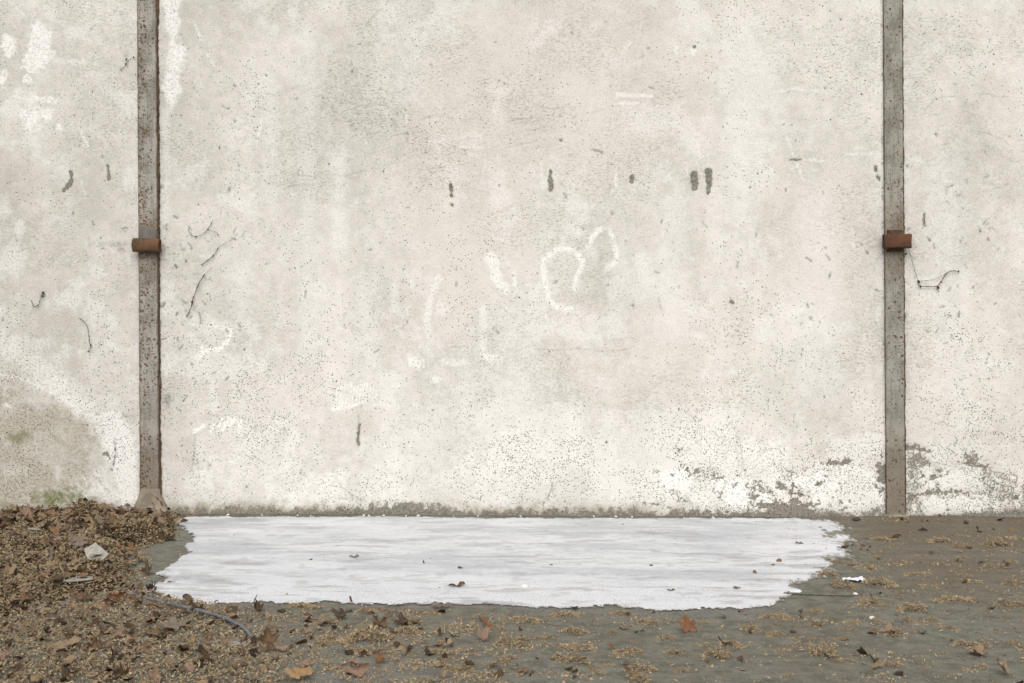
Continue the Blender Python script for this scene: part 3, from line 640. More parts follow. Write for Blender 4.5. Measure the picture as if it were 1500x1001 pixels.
# ---------------------------------------------------------------- white paint
def paint_material():
    t = NT('white_ground_paint', .62, .3)
    cov, grit, streak, worn = t.attr('cover'), t.attr('grit'), t.attr('streak'), t.attr('worn')
    n2 = t.noise(30, 5, .6); n3 = t.noise(150, 4, .65); sv = t.noise(1.0, 4, .62, t.map((3.4, 22, 1)), .6)
    c = t.mix(t.rng(t.m('ADD', streak, t.m('ADD', t.m('MULTIPLY', t.m('SUBTRACT', sv, .5), .75), t.m('MULTIPLY', t.m('SUBTRACT', n2, .5), .8))), .1, .95), srgb(180, 182, 185), srgb(210, 212, 214))
    c = t.mix(t.m('MULTIPLY', grit, t.rng(n3, .40, .58, .1, 1)), c, srgb(222, 223, 225))
    d1, r1, g1 = t.voro(75); sp = t.m('MULTIPLY', t.m('LESS_THAN', r1, t.m('ADD', .05, t.m('MULTIPLY', grit, .22))), t.rng(t.m('SUBTRACT', d1, t.m('MULTIPLY', g1, .2)), .25, .1))
    c = t.mix(t.m('MULTIPLY', sp, .55), c, srgb(138, 132, 122))
    c = t.mix(t.m('MULTIPLY', worn, t.rng(n3, .3, .6, .25, .8)), c, srgb(146, 145, 143))
    # thin, dry-brushed paint lets the earth through
    k = t.rng(t.m('ADD', cov, t.m('ADD', t.m('MULTIPLY', t.m('SUBTRACT', n3, .5), 1.0), t.m('MULTIPLY', t.m('SUBTRACT', sv, .5), .15))), .36, .56)
    c = t.mix(k, srgb(122, 117, 105), c)
    t.color(c); t.bump(t.m('ADD', t.m('MULTIPLY', n2, .5), t.m('MULTIPLY', t.m('MULTIPLY', n3, grit), 1.4)), .45, .006)
    return t.mat
st = .0095
xs = np.arange(PAINT[:, 0].min() - .15, PAINT[:, 0].max() + .15, st); ys = np.arange(PAINT[:, 1].min() - .15, -.012, st)
X, Y = np.meshgrid(xs, ys); U, V = project(X, Y, X * 0)
sd = poly_sd(X, Y, PAINT)
fe = (fbm(X * 13, Y * 4.5, 4, 740, .6) - .5); fe2 = fbm(X * 60, Y * 22, 4, 741, .65) - .5
leftish = 1 - sstep(250, 330, U); rightish = sstep(1120, 1200, U)
sd2 = sd + fe * (.07 + .05 * leftish + .10 * rightish) + fe2 * (.09 + .10 * rightish)
cover = np.clip(.5 - sd2 / (.10 + .16 * rightish + .06 * leftish), 0, 1.3)
cover -= .45 * sstep(.56, .70, fbm(X * 22, Y * 8, 4, 743, .6)) * sstep(1110, 1200, U) + .25 * sstep(.66, .74, fbm(X * 1.5, Y * 14, 4, 744))
grit = np.clip(sstep(842, 872, V + 26 * (fbm(X * 3, Y * 3, 3, 745) - .5)) + sstep(1090, 1170, U + 90 * (fbm(X * 2, Y * 4, 3, 746) - .5)) * .8, 0, 1)
wy = Y + .10 * (fbm(X * 1.1, Y * 1.3, 3, 751) - .5); streak = np.clip(.55 + (fbm(X * 1.5, wy * 7, 5, 747, .65) - .5) * 1.2 + (fbm(X * 2.5, Y * 4, 4, 752, .6) - .5) * .8, 0, 1)
worn = sstep(.60, .72, fbm(X * 3.2, wy * 15, 4, 753, .6)) * .7 + .5 * sstep(.62, .74, fbm(X * 9, Y * 14, 4, 754, .6)); worn = np.clip(worn, 0, 1)
hz = ground_h(X, Y) + .004 + .0015 * (fbm(X * 8, Y * 20, 3, 748)) + .003 * grit * np.clip(fbm(X * 45, Y * 45, 2, 749) - .45, 0, 1) - .0035 * sstep(.0, .03, sd2)
keepv = sd2 < .02 + .05 * rightish
F = grid_faces(*X.shape); kf = keepv.ravel()[F].all(1); F = F[kf]
used = np.unique(F); remap = np.full(X.size, -1); remap[used] = np.arange(len(used))
pm = mesh_np('white_paint', np.stack([X, Y, hz], -1).reshape(-1, 3)[used], remap[F], True, {'cover': cover.ravel()[used], 'grit': grit.ravel()[used], 'streak': streak.ravel()[used], 'worn': worn.ravel()[used]})
po = link('paint_patch', pm, paint_material()); tag(po, 'broad brushed patch of white paint on the ground against the wall', 'paint')

# ================================================================ LITTER
def litter_mat():
    t = NT('leaf_mould', .95, .1); n1 = t.noise(22, 6, .65); n2 = t.noise(90, 4, .6)
    c = t.mix(t.rng(n1, .35, .65), srgb(52, 42, 32), srgb(92, 76, 56)); c = t.mix(t.m('MULTIPLY', t.rng(n2, .5, .7), .6), c, srgb(122, 103, 75))  # mould coloured extra dark so gaps in the litter read as deep shade
    t.color(c); t.bump(t.m('ADD', n1, n2), 1.0, .02); return t.mat
def crumb_mat():
    t = NT('seed_fluff', .95, .08); v = t.attr('vary'); n1 = t.noise(260, 3, .6)
    c = t.mix(t.rng(v, 0, .45, 0, 1, False), srgb(102, 89, 69), srgb(151, 132, 103)); c = t.mix(t.rng(v, .45, 1, 0, 1, False), c, srgb(188, 168, 133))
    c = t.scale(c, t.rng(n1, .3, .7, .75, 1.2)); t.color(c)
    t.b.inputs['Sheen Weight'].default_value = .2; return t.mat
MAT_CRUMB = crumb_mat()
def leaf_mat():
    t = NT('dry_leaf', .75, .25); n1 = t.noise(18, 5, .6); n2 = t.noise(75, 4)
    oc = t.objinfo('Color'); c = t.scale(oc, t.rng(n1, .3, .7, .74, 1.12)); c = t.mix(t.m('MULTIPLY', t.rng(n2, .55, .72), .5), c, srgb(66, 50, 38))
    vein = t.attr('vein'); c = t.mix(t.m('MULTIPLY', vein, .35), c, srgb(150, 122, 90))
    t.color(c); t.bump(t.m('ADD', n1, t.m('MULTIPLY', vein, .8)), .5, .004)
    tr = t.t.nodes.new('ShaderNodeBsdfTranslucent'); t.put(tr.inputs[0], c); mx = t.t.nodes.new('ShaderNodeMixShader'); mx.inputs[0].default_value = .12
    t.l(t.b.outputs[0], mx.inputs[1]); t.l(tr.outputs[0], mx.inputs[2]); t.l(mx.outputs[0], t.out.inputs[0]); return t.mat
MAT_LEAF = leaf_mat()
def frag_mat():
    t = NT('leaf_fragments', .8, .2); v = t.attr('vary'); n1 = t.noise(40, 4)
    c = t.mix(t.rng(v, 0, .35, 0, 1, False), srgb(56, 45, 36), srgb(92, 74, 56)); c = t.mix(t.rng(v, .35, .75, 0, 1, False), c, srgb(132, 112, 86)); c = t.mix(t.rng(v, .85, 1, 0, 1, False), c, srgb(122, 92, 68))
    t.color(t.scale(c, t.rng(n1, .3, .7, .75, 1.2))); return t.mat

# mound under the heap
xs = np.arange(-4.6, -1.9, .02); ys = np.arange(-3.4, -.02, .02); X, Y = np.meshgrid(xs, ys)
hh = heap_h(X, Y); Hm = litter_h(X, Y) + (fbm(X * 25, Y * 25, 3, 760) - .5) * .012 - .004
F = grid_faces(*X.shape); kf = (hh > .004).ravel()[F].all(1); F = F[kf]; used = np.unique(F); remap = np.full(X.size, -1); remap[used] = np.arange(len(used))
mo = link('leaf_mould', mesh_np('leaf_mould', np.stack([X, Y, Hm], -1).reshape(-1, 3)[used], remap[F]), litter_mat())
tag(mo, 'dark crumbly leaf mould heaped at the foot of the left post', 'leaf mould', kind='stuff')

def lump(seed):                                            # one 20-face crumb
    p = (1 + 5 ** .5) / 2
    v = np.array([(-1, p, 0), (1, p, 0), (-1, -p, 0), (1, -p, 0), (0, -1, p), (0, 1, p), (0, -1, -p), (0, 1, -p), (p, 0, -1), (p, 0, 1), (-p, 0, -1), (-p, 0, 1)], float); v /= np.linalg.norm(v[0])
    f = np.array([(0, 11, 5), (0, 5, 1), (0, 1, 7), (0, 7, 10), (0, 10, 11), (1, 5, 9), (5, 11, 4), (11, 10, 2), (10, 7, 6), (7, 1, 8), (3, 9, 4), (3, 4, 2), (3, 2, 6), (3, 6, 8), (3, 8, 9), (4, 9, 5), (2, 4, 11), (6, 2, 10), (8, 6, 7), (9, 8, 1)])
    return v * np.random.default_rng(seed).uniform(.55, 1.35, (12, 1)), f
def octa(seed):
    v = np.array([(1, 0, 0), (-1, 0, 0), (0, 1, 0), (0, -1, 0), (0, 0, 1), (0, 0, -1)], float); r_ = np.random.default_rng(seed)
    v = v * r_.uniform(.6, 1.3, (6, 1)) + r_.uniform(-.2, .2, (6, 3))
    if seed % 2: v = v * np.array([2.1, .5, .42])            # a hair tuft instead of a crumb
    return v, np.array([(0, 2, 4), (2, 1, 4), (1, 3, 4), (3, 0, 4), (2, 0, 5), (1, 2, 5), (3, 1, 5), (0, 3, 5)])
def rand_rot(n, r_):
    q = r_.normal(size=(n, 4)); q /= np.linalg.norm(q, axis=1)[:, None]; w, x, y, z = q.T
    return np.stack([1 - 2 * (y * y + z * z), 2 * (x * y - z * w), 2 * (x * z + y * w), 2 * (x * y + z * w), 1 - 2 * (x * x + z * z), 2 * (y * z - x * w), 2 * (x * z - y * w), 2 * (y * z + x * w), 1 - 2 * (x * x + y * y)], 1).reshape(n, 3, 3)
def scatter_mesh(name, P, S, vary, shapes, r_, flat=1.0, smooth=False):
    VV = []; FF = []; AA = []; off = 0; n = len(P); which = r_.integers(0, len(shapes), n); Rm = rand_rot(n, r_)
    for s_, (v, f) in enumerate(shapes):
        idx = np.nonzero(which == s_)[0]
        if len(idx) == 0: continue
        w = np.einsum('nij,kj->nki', Rm[idx], v) * S[idx][:, None, None]; w[:, :, 2] *= flat; w += P[idx][:, None, :]
        k = len(v); FF.append((f[None] + (np.arange(len(idx)) * k)[:, None, None] + off).reshape(-1, f.shape[1])); VV.append(w.reshape(-1, 3)); AA.append(np.repeat(vary[idx], k)); off += k * len(idx)
    return mesh_np(name, np.concatenate(VV), np.concatenate(FF), smooth, {'vary': np.concatenate(AA)})
LUMPS = [lump(i) for i in range(6)]; OCTAS = [octa(i) for i in range(8)]

def density(x, y):
    """how thickly the seed fluff lies, from a survey of the place"""
    u, v = project(x, y, x * 0); u = np.clip(u, -150, 1650); v = np.clip(v, 757, 1060)
    edge = np.interp(v, [757, 790, 805, 840, 865, 885, 1000], [258, 244, 192, 188, 190, 330, 420])
    d = 1 - sstep(-12, 34, u - edge + 70 * (fbm(x * 7, y * 7, 4, 803, .6) - .5))
    d = np.where(v > 868, np.maximum(d, .66 * (1 - sstep(150, 520, u))), d)
    mid = .34 * (1 - sstep(450, 950, u)) + .16
    d = np.maximum(d, mid * sstep(888, 898, v - 4 * (fbm(x * 2, y * 2, 2, 801) - .5)))
    d = np.maximum(d, .19 * sstep(1235, 1270, u))
    sdp = poly_sd(x, y, PAINT); d = np.where(sdp < -.02, .010, d)
    d = np.where((u > 200) & (u < 290) & (v > 800) & (v < 870), np.minimum(d, np.where(u < 225, d, .05)), d)
    return d
def scatter_points(n, seed, clump_scale, clump_pow):
    r_ = np.random.default_rng(seed)
    x = r_.uniform(-4.2, 3.6, n); y = r_.uniform(-4.4, -.02, n); u, v = project(x, y, x * 0)
    ok = (u > -160) & (u < 1660) & (v < 1050); x, y, u, v = x[ok], y[ok], u[ok], v[ok]
    cl = fbm(x * clump_scale, y * clump_scale * 1.5, 4, seed, .65); d = density(x, y)
    thr = 1 - d; cl2 = np.clip((cl - .5) * 2.6 + .5, 0, 1)
    pr = np.where(d > .8, 1.0, np.clip((cl2 - thr) * 4, 0, 1) + d * .30) * np.where(d > .8, 1, clump_pow)
    k = r_.random(len(x)) < np.minimum(pr, 1); return x[k], y[k], r_
x, y, r_ = scatter_points(400000, 901, 5.0, 1.0)
keep = r_.random(len(x)) < np.where(project(x, y, x * 0)[1] < 785, .30, .62); x, y = x[keep], y[keep]
S = r_.uniform(.0022, .0062, len(x)) * np.where(r_.random(len(x)) < .10, 1.4, 1); u_, v_ = project(x, y, x * 0)
lay = r_.random(len(x)) * .018 * (density(x, y) > .5)
z = litter_h(x, y) + S * .5 + lay
vary = np.clip(r_.normal(.52, .27, len(x)), 0, 1)
core = r_.random(len(x)) < .16; S = np.where(core, S * 2.1, S); vary = np.where(core, vary * .45, vary); z = np.where(core, z - .006, z)
fl = link('seed_fluff', scatter_mesh('seed_fluff', np.stack([x, y, z], 1), S, vary, OCTAS, r_, .8), MAT_CRUMB)
tag(fl, 'tan crumbs of seed fluff strewn over the earth and leaf heap', 'seed fluff', kind='stuff')

# torn leaf bits, curled triangles and strips
def frag(seed):
    r_ = np.random.default_rng(seed); nx, ny = 4, 3; c = r_.uniform(-1.2, 1.2); d = r_.uniform(-.6, .6); vs = []
    for i in range(nx):
        for j in range(ny):
            a = (i / (nx - 1) - .5) * 2; b = (j / (ny - 1) - .5) * (1.3 if 0 < i < nx - 1 else .7) + r_.uniform(-.34, .34)
            a += r_.uniform(-.3, .3); vs.append((a, b, c * (a * a - .4) * .5 + d * a * b + r_.uniform(-.1, .1)))
    return np.array(vs), grid_faces(nx, ny)[:, [0, 1, 2, 3]]
FRAGS = [frag(i) for i in range(14)]
def flat_rot(n, r_, tilt):
    a = r_.uniform(0, 2 * np.pi, n); b = r_.normal(0, tilt, n); c = r_.normal(0, tilt, n); M_ = []
    for i in range(n): M_.append(np.array(Matrix.Rotation(a[i], 3, 'Z') @ Matrix.Rotation(b[i], 3, 'X') @ Matrix.Rotation(c[i], 3, 'Y')))
    return np.array(M_)
x, y, r_ = scatter_points(34000, 955, 3.0, .45)
d = density(x, y); k = r_.random(len(x)) < np.where(d > .8, np.where(project(x, y, x * 0)[1] < 790, .45, .22), .34); x, y, d = x[k], y[k], d[k]
n = len(x); S = r_.uniform(.005, .015, n) + .020 * r_.random(n) ** 3 * np.where(d > .8, 1.15, .9); z = litter_h(x, y) + .004 + r_.random(n) * .026 * (d > .5) + S * .15
Rm = flat_rot(n, r_, .5); VV = []; FF = []; AA = []; off = 0
for s_, (v, f) in enumerate(FRAGS):
    idx = np.arange(s_, n, len(FRAGS)); w = np.einsum('nij,kj->nki', Rm[idx], v) * S[idx][:, None, None] + np.stack([x, y, z], 1)[idx][:, None, :]
    FF.append((f[None] + (np.arange(len(idx)) * len(v))[:, None, None] + off).reshape(-1, 4)); VV.append(w.reshape(-1, 3)); AA.append(np.repeat(r_.random(len(idx)), len(v))); off += len(v) * len(idx)
fr = link('leaf_fragments', mesh_np('leaf_fragments', np.concatenate(VV), np.concatenate(FF), True, {'vary': np.concatenate(AA)}), frag_mat())
tag(fr, 'torn brown leaf bits mixed through the litter', 'leaf bits', kind='stuff')

# ---------------------------------------------------------------- whole dry leaves
def leaf_mesh(name, seed, curl=1.0, fold=.5, lobes=5, width=1.0):
    """one plane-tree leaf about 1 unit long: lobed outline, rings inward so that it can curl; stalk end at the origin"""
    r_ = random.Random(seed); N = 60; rings = 6; out = []
    ang = [(-1.95, .60), (-1.05, .86), (0.0, 1.0), (1.05, .86), (1.95, .60)] if lobes == 5 else [(-1.1, .75), (0, .95), (1.1, .75)] if lobes == 3 else [(-.5, .9), (.5, .85)]
    ang = [(a + r_.uniform(-.1, .1), l * r_.uniform(.85, 1.1)) for a, l in ang]
    for k in range(N):
        a = -math.pi + 2 * math.pi * k / N; rr = .30
        for la, ll in ang:
            dd = abs(math.atan2(math.sin(a - la), math.cos(a - la))); rr = max(rr, ll * max(0, 1 - (dd / .72) ** 1.3) ** .75 * .50 + .46 * max(0, 1 - dd / 1.5))
        rr *= 1 + .10 * math.sin(k * 2.1 * math.pi / 1.5) * (1 if rr > .4 else .4) + r_.uniform(-.04, .04)
        if lobes == 0: rr = .40 + .20 * math.cos(2 * a + .4) + .42 * (float(fbm(np.array(1.6 * math.cos(a) + seed), np.array(1.6 * math.sin(a)), 3, seed)) - .5) + r_.uniform(-.03, .03)
        if abs(a) > 2.75: rr *= .55
        out.append((math.sin(a) * rr * width, math.cos(a) * rr))
    vs = [(0, 0)]; vein = [1.0]
    for j in range(1, rings + 1):
        for k, (px, py) in enumerate(out):
            f = j / rings; vs.append((px * f, py * f)); a = -math.pi + 2 * math.pi * k / N
            vein.append(max([0] + [max(0, 1 - abs(math.atan2(math.sin(a - la), math.cos(a - la))) * f * 14) for la, _ in ang]))
    ax = r_.uniform(0, math.pi); c1 = curl * r_.uniform(.5, 1.3); c2 = curl * r_.uniform(-.5, .7); sx = r_.random() * 9
    P = []
    for (px, py) in vs:
        s_ = px * math.cos(ax) + py * math.sin(ax); w = -px * math.sin(ax) + py * math.cos(ax)
        th = s_ * c1 * 1.6 + .01                          # roll round an axis
        R_ = 1 / max(abs(c1 * 1.6), .05); sg = 1 if c1 >= 0 else -1
        s2 = R_ * math.sin(s_ / R_); z = sg * R_ * (1 - math.cos(s_ / R_))
        z += c2 * .45 * w * w + fold * .35 * abs(px) + .08 * math.sin(9 * px + sx) * math.cos(8 * py + sx * 1.7) + .05 * abs(math.sin(5 * (px + py) + sx)) + .18 * math.hypot(px, py) ** 3 * math.sin(5 * math.atan2(px, py) + sx)
        X_ = s2 * math.cos(ax) - w * math.sin(ax); Y_ = s2 * math.sin(ax) + w * math.cos(ax); P.append((X_, Y_, z))
    P = np.array(P); zmin = P[:, 2].min(); P[:, 2] -= zmin
    fs = []
    for k in range(N): fs.append((0, 1 + (k + 1) % N, 1 + k))
    for j in range(rings - 1):
        for k in range(N):
            a = 1 + j * N + k; b_ = 1 + j * N + (k + 1) % N; fs.append((a, b_, b_ + N, a + N))
    me = bpy.data.meshes.new(name); me.from_pydata([tuple(p) for p in P], [], fs); me.polygons.foreach_set('use_smooth', [True] * len(fs))
    at = me.attributes.new('vein', 'FLOAT', 'POINT'); at.data.foreach_set('value', np.array(vein, dtype=np.float32)); me.update()
    me.materials.append(MAT_LEAF)
    st_ = tube('petiole', [(0, 0, -zmin), (.01, -.14, -zmin + .02), (.03, -.30, -zmin + .05 + .1 * r_.random()), (.03 + .1 * r_.uniform(-1, 1), -.45, -zmin + .02)], [.018, .014, .012, .016], 5)
    st_.materials.append(MAT_LEAF)
    return me, st_
LEAVES = [leaf_mesh('dry_leaf', 100 + i, *[(.8, .5), (1.2, .8), (1.9, .5), (.45, .3), (1.5, 1.1), (2.3, .2)][i % 6], (5, 3, 0, 0)[i // 6], .75 + .06 * (i % 5)) for i in range(24)]
FLATTISH = [i for i in range(24) if i % 6 in (0, 3)]; CURLED = [i for i in range(24) if i % 6 in (1, 2, 4, 5)]
C_DARK, C_BROWN, C_TAN, C_GREY, C_PINK, C_ORANGE, C_RED, C_YEL = [srgb(*c) for c in ((76, 62, 50), (104, 82, 62), (146, 126, 102), (126, 115, 102), (150, 124, 106), (130, 92, 66), (104, 72, 58), (164, 134, 94))]
def put_leaf(p, size, rot, idx, col, label, group=None, stalk=False, tilt=(0, 0), lift=0.0, name='dry_leaf'):
    me, st_ = LEAVES[idx]; o = link(name, me, loc=(p[0], p[1], p[2] + lift), scale=size)
    o.rotation_euler = (Matrix.Rotation(tilt[0], 3, 'X') @ Matrix.Rotation(tilt[1], 3, 'Y') @ Matrix.Rotation(rot, 3, 'Z')).to_euler(); o.color = col
    tag(o, label, 'leaf', group)
    if stalk:
        s_ = link('petiole', st_, parent=o); s_.color = col
    return o
R_ = math.radians
# (pixel u, v, size m, heading, shape, colour, tilt x, tilt y, lift, label)
NAMED = [
 (232, 752, .115, .2, 0, C_ORANGE, 1.25, .1, .05, 'orange-brown lobed leaf standing upright against the left post foot'),
 (171, 886, .125, .5, 8, C_ORANGE, .9, .5, .03, 'large folded orange-brown leaf at the front of the heap, left of the hose'),
 (126, 903, .085, -.6, 10, C_ORANGE, .8, -.2, .02, 'orange leaf tilted on edge below the pale lath'),
 (396, 958, .135, .3, 6, C_BROWN, 1.15, .1, .05, 'big brown leaf standing on edge at the end of the hose'),
 (412, 957, .085, 1.2, 1, C_PINK, .8, .2, .02, 'pinkish torn leaf leaning behind the big upright brown leaf'),
 (283, 942, .06, 0.0, 7, C_YEL, .6, .2, .01, 'small bright orange-yellow leaf scrap beside the pale spot'),
 (278, 984, .10, .2, 12, C_PINK, .35, .1, .01, 'pale pinkish leaf lying near the bottom edge, below the hose'),
 (95, 955, .17, 1.3, 3, C_TAN, .12, .05, .015, 'broad pale tan leaf lying flat at the lower left'),
 (56, 897, .13, 2.0, 13, C_GREY, .3, .2, .01, 'greyish brown folded leaf left of the orange leaf'),
 (112, 858, .12, .4, 4, C_BROWN, .7, -.3, .03, 'dark brown curled leaf below the pale shard on the heap'),
 (146, 772, .13, .3, 14, C_GREY, .7, .2, .03, 'upright greyish leaf on the crest of the heap'),
 (111, 806, .15, -.4, 9, C_GREY, .6, .2, .03, 'large grey-brown leaf slanting up the heap behind the pale shard'),
 (86, 796, .12, .9, 15, C_PINK, .4, -.2, .02, 'pinkish brown leaf lying on the heap near the wall'),
 (52, 823, .07, 1.9, 16, C_RED, .5, .3, .02, 'small dark red leaf in the litter at the left'),
 (121, 884, .13, 1.5, 18, C_BROWN, .3, .3, .02, 'brown leaf with raised rim in front of the pale lath'),
 (157, 931, .14, 2.4, 21, C_TAN, .1, .1, .01, 'flat tan leaf with dark shadow, front left'),
 (253, 926, .19, .4, 9, C_GREY, .1, .05, .01, 'wide grey-tan leaf lying flat under the hose'),
 (341, 907, .13, 1.0, 15, C_PINK, .15, .1, .01, 'pinkish flat leaf just above the hose'),
 (365, 911, .09, 2.6, 2, C_GREY, .3, .2, .01, 'grey curled leaf right of the pinkish leaf by the hose'),
 (281, 891, .085, .3, 4, C_DARK, .6, .2, .01, 'dark folded leaf between paint edge and hose'),
 (379, 897, .12, 1.4, 5, C_DARK, .2, .1, .01, 'dark brown rolled leaf near the paint edge above the hose end'),
 (228, 999, .15, .3, 20, C_PINK, .3, .1, .01, 'pink-brown leaf cut by the bottom edge of the picture'),
 (197, 771, .11, .2, 22, C_GREY, .5, -.3, .03, 'grey crumpled leaf on the heap beside the post'),
 (14, 846, .13, .9, 7, C_TAN, .4, .3, .02, 'pale tan pointed leaf at the left edge'),
 (514, 885, .055, .1, 10, C_BROWN, 1.0, .1, .02, 'small brown leaf standing at the front edge of the paint'),
 (503, 908, .105, 1.1, 11, C_DARK, .4, -.4, .015, 'dark brown leaf with upturned tip below the paint edge'),
 (454, 910, .11, .9, 15, C_PINK, .15, .1, .01, 'pinkish leaf lying flat left of the dark upturned one'),
 (447, 928, .12, .9, 17, C_TAN, .2, .2, .01, 'rolled tan leaf lying slantwise in the litter'),
 (446, 977, .11, 2.2, 12, C_PINK, .3, .3, .01, 'tan-pink leaf with raised left corner'),
 (440, 998, .13, .5, 3, C_YEL, .3, .0, .02, 'yellow-tan leaf at the bottom edge'),
 (525, 993, .14, .3, 8, C_PINK, .5, .1, .01, 'pinkish tan leaf folded like a tent near the bottom edge'),
 (556, 970, .12, .1, 19, C_ORANGE, .4, .1, .01, 'orange-brown two-lobed leaf in the foreground'),
 (713, 919, .115, .2, 13, C_ORANGE, .45, .2, .01, 'orange leaf with dark rim in the centre foreground'),
 (708, 939, .13, .8, 7, C_PINK, .3, .1, .01, 'pale pinkish leaf with curled tip below the orange one'),
 (647, 892, .15, 1.5, 21, C_GREY, .1, .05, .01, 'grey-brown flat leaf at the front edge of the paint'),
 (644, 978, .085, 1.4, 3, C_TAN, .1, .1, .005, 'pale oval leaf in the central foreground'),
 (645, 932, .08, .2, 16, C_DARK, .5, .1, .01, 'small dark crumpled leaf in the central foreground'),
 (596, 916, .13, 2.0, 9, C_DARK, .1, .1, .01, 'dark flat ragged leaf below the paint'),
 (583, 948, .085, .7, 5, C_DARK, .5, -.5, .01, 'dark narrow leaf rolled and slanting'),
 (1008, 925, .125, .15, 0, C_ORANGE, .75, .0, .01, 'bright orange lobed leaf alone on bare earth, right of centre'),
 (896, 952, .055, .4, 2, C_ORANGE, .6, .0, .01, 'small orange leaf tip beside a dark clump of fluff'),
 (1472, 990, .135, 1.0, 7, C_TAN, .2, .4, .015, 'tan curled leaf in the lower right corner'),
 (1436, 960, .16, 1.5, 3, C_TAN, .08, .05, .008, 'flat tan leaf with dark shadow near the right edge'),
 (1310, 929, .16, 1.5, 9, C_TAN, .06, .04, .006, 'long flat tan leaf on the bare earth at the right'),
 (1276, 878, .05, .0, 10, C_BROWN, 1.1, .1, .01, 'small brown leaf tip standing up beyond the thin stick'),
 (519, 818, .085, 1.5, 5, C_GREY, .1, .1, .004, 'grey curled leaf lying on the white paint'),
 (670, 861, .13, 1.45, 17, C_BROWN, .1, .0, .004, 'slender brown rolled leaf on the front of the white paint'),
 (621, 826, .05, .4, 4, C_BROWN, .3, .1, .004, 'tiny brown leaf crumb in the middle of the paint'),
 (675, 834, .05, 1.2, 2, C_BROWN, .2, .1, .004, 'small brown leaf scrap right of the crumb on the paint'),
 (1172, 798, .085, 1.4, 10, C_BROWN, .2, .1, .004, 'brown crumpled leaf on the right part of the paint'),
 (983, 867, .06, 1.4, 5, C_BROWN, .1, .1, .004, 'small dark brown strip of leaf at the front right of the paint'),
 (1080, 864, .07, 1.5, 2, C_GREY, .1, .1, .004, 'grey-brown leaf scrap near the notch of the paint'),
]
for (u, v, s_, hd, ix, col, tx, ty, lf, lab) in NAMED:
    put_leaf(on_ground(u, v), s_ * (.44 if u > 1290 else .56), hd, ix if s_ >= .1 or ix == 0 else 12 + ix % 12, col, lab, 'fallen dry leaves', s_ > .1, (tx, ty), lf)
MARKS = [(139, 818, 'the plaster shard'), (114, 864, 'the pale lath'), (232, 750, 'the left post'), (50, 783, 'the short pale stick'), (146, 738, 'the black twig stub'), (239, 887, 'the upper hose'), (337, 916, 'the lower hose'),
         (396, 950, 'the upright brown leaf'), (171, 882, 'the large folded orange leaf'), (95, 953, 'the broad pale tan leaf'), (52, 822, 'the dark red leaf'), (283, 940, 'the orange-yellow scrap'), (14, 844, 'the pale pointed leaf'),
         (337, 941, 'the pale spill'), (192, 938, 'the wet spot'), (503, 906, 'the dark upturned leaf'), (447, 926, 'the rolled tan leaf'), (525, 991, 'the tent-like leaf'), (556, 968, 'the two-lobed leaf'), (713, 917, 'the central orange leaf'),
         (647, 890, 'the grey flat leaf'), (644, 976, 'the pale oval leaf'), (1008, 921, 'the lone orange leaf'), (896, 951, 'the small orange tip'), (920, 901, 'the paint-edge pebble'), (1161, 926, 'the small black pebble'),
         (1200, 873, 'the thin stick'), (1250, 851, 'the paper scrap'), (1282, 968, 'the curved twig'), (1062, 944, 'the forked twig'), (1436, 958, 'the flat tan leaf'), (1472, 988, 'the corner leaf'), (1310, 928, 'the long flat leaf'), (1255, 762, 'the wall-foot pebble'),
         (1415, 766, 'the wall pebble'), (1312, 757, 'the right post'), (1277, 834, 'the orange seed ball'), (1277, 906, 'the pale crumb'), (228, 998, 'the pink-brown leaf'), (56, 896, 'the greyish folded leaf')]
def beside(u, v):
    du, dv, nm = min(((u - a, v - b_, c_) for a, b_, c_ in MARKS), key=lambda q: math.hypot(q[0], q[1] * 2.2))
    side = ('right of ' if du > 0 else 'left of ') if abs(du) > abs(dv) * 2.2 else ('in front of ' if dv > 0 else 'behind ')
    dist = math.hypot(du, dv * 2.2)
    return ('just ' if dist < 28 else '' if dist < 70 else 'well ') + side + nm
r = random.Random(33); made = 0
PAL = [(C_DARK, 'dark brown'), (C_DARK, 'dark brown'), (C_BROWN, 'brown'), (C_BROWN, 'brown'), (C_BROWN, 'brown'), (C_TAN, 'tan'), (C_GREY, 'grey-brown'), (C_GREY, 'grey-brown'), (C_PINK, 'pinkish')]
SHAPE = {0: 'cupped', 1: 'folded', 2: 'curled', 3: 'flattish', 4: 'crumpled', 5: 'rolled-up'}
while made < 225:
    u, v = r.uniform(-20, 900) if r.random() < .40 else r.uniform(-20, 260), r.uniform(740, 1001)
    p = on_ground(u, v); dn = float(density(np.array([p[0]]), np.array([p[1]]))[0])
    if p[1] > -.05 or r.random() > dn * 1.1 or dn < .05: continue
    (col, cn) = r.choice(PAL); k = r.uniform(.8, 1.12); col = (col[0] * k, col[1] * k, col[2] * k, 1)
    ix = r.choice(CURLED if r.random() < .75 else FLATTISH); sz = r.uniform(.026, .066) * (1.0 if v > 800 else 1.5)
    put_leaf(p, sz, r.uniform(0, 6.28), ix, col, f"{'small' if sz < .045 else 'mid-sized' if sz < .06 else 'large'} {cn} {SHAPE[ix % 6]} leaf {beside(u, v)}",
             'dry leaves in the litter', False, (r.gauss(.15, .4), r.gauss(0, .35)), r.uniform(.0, .014))
    made += 1

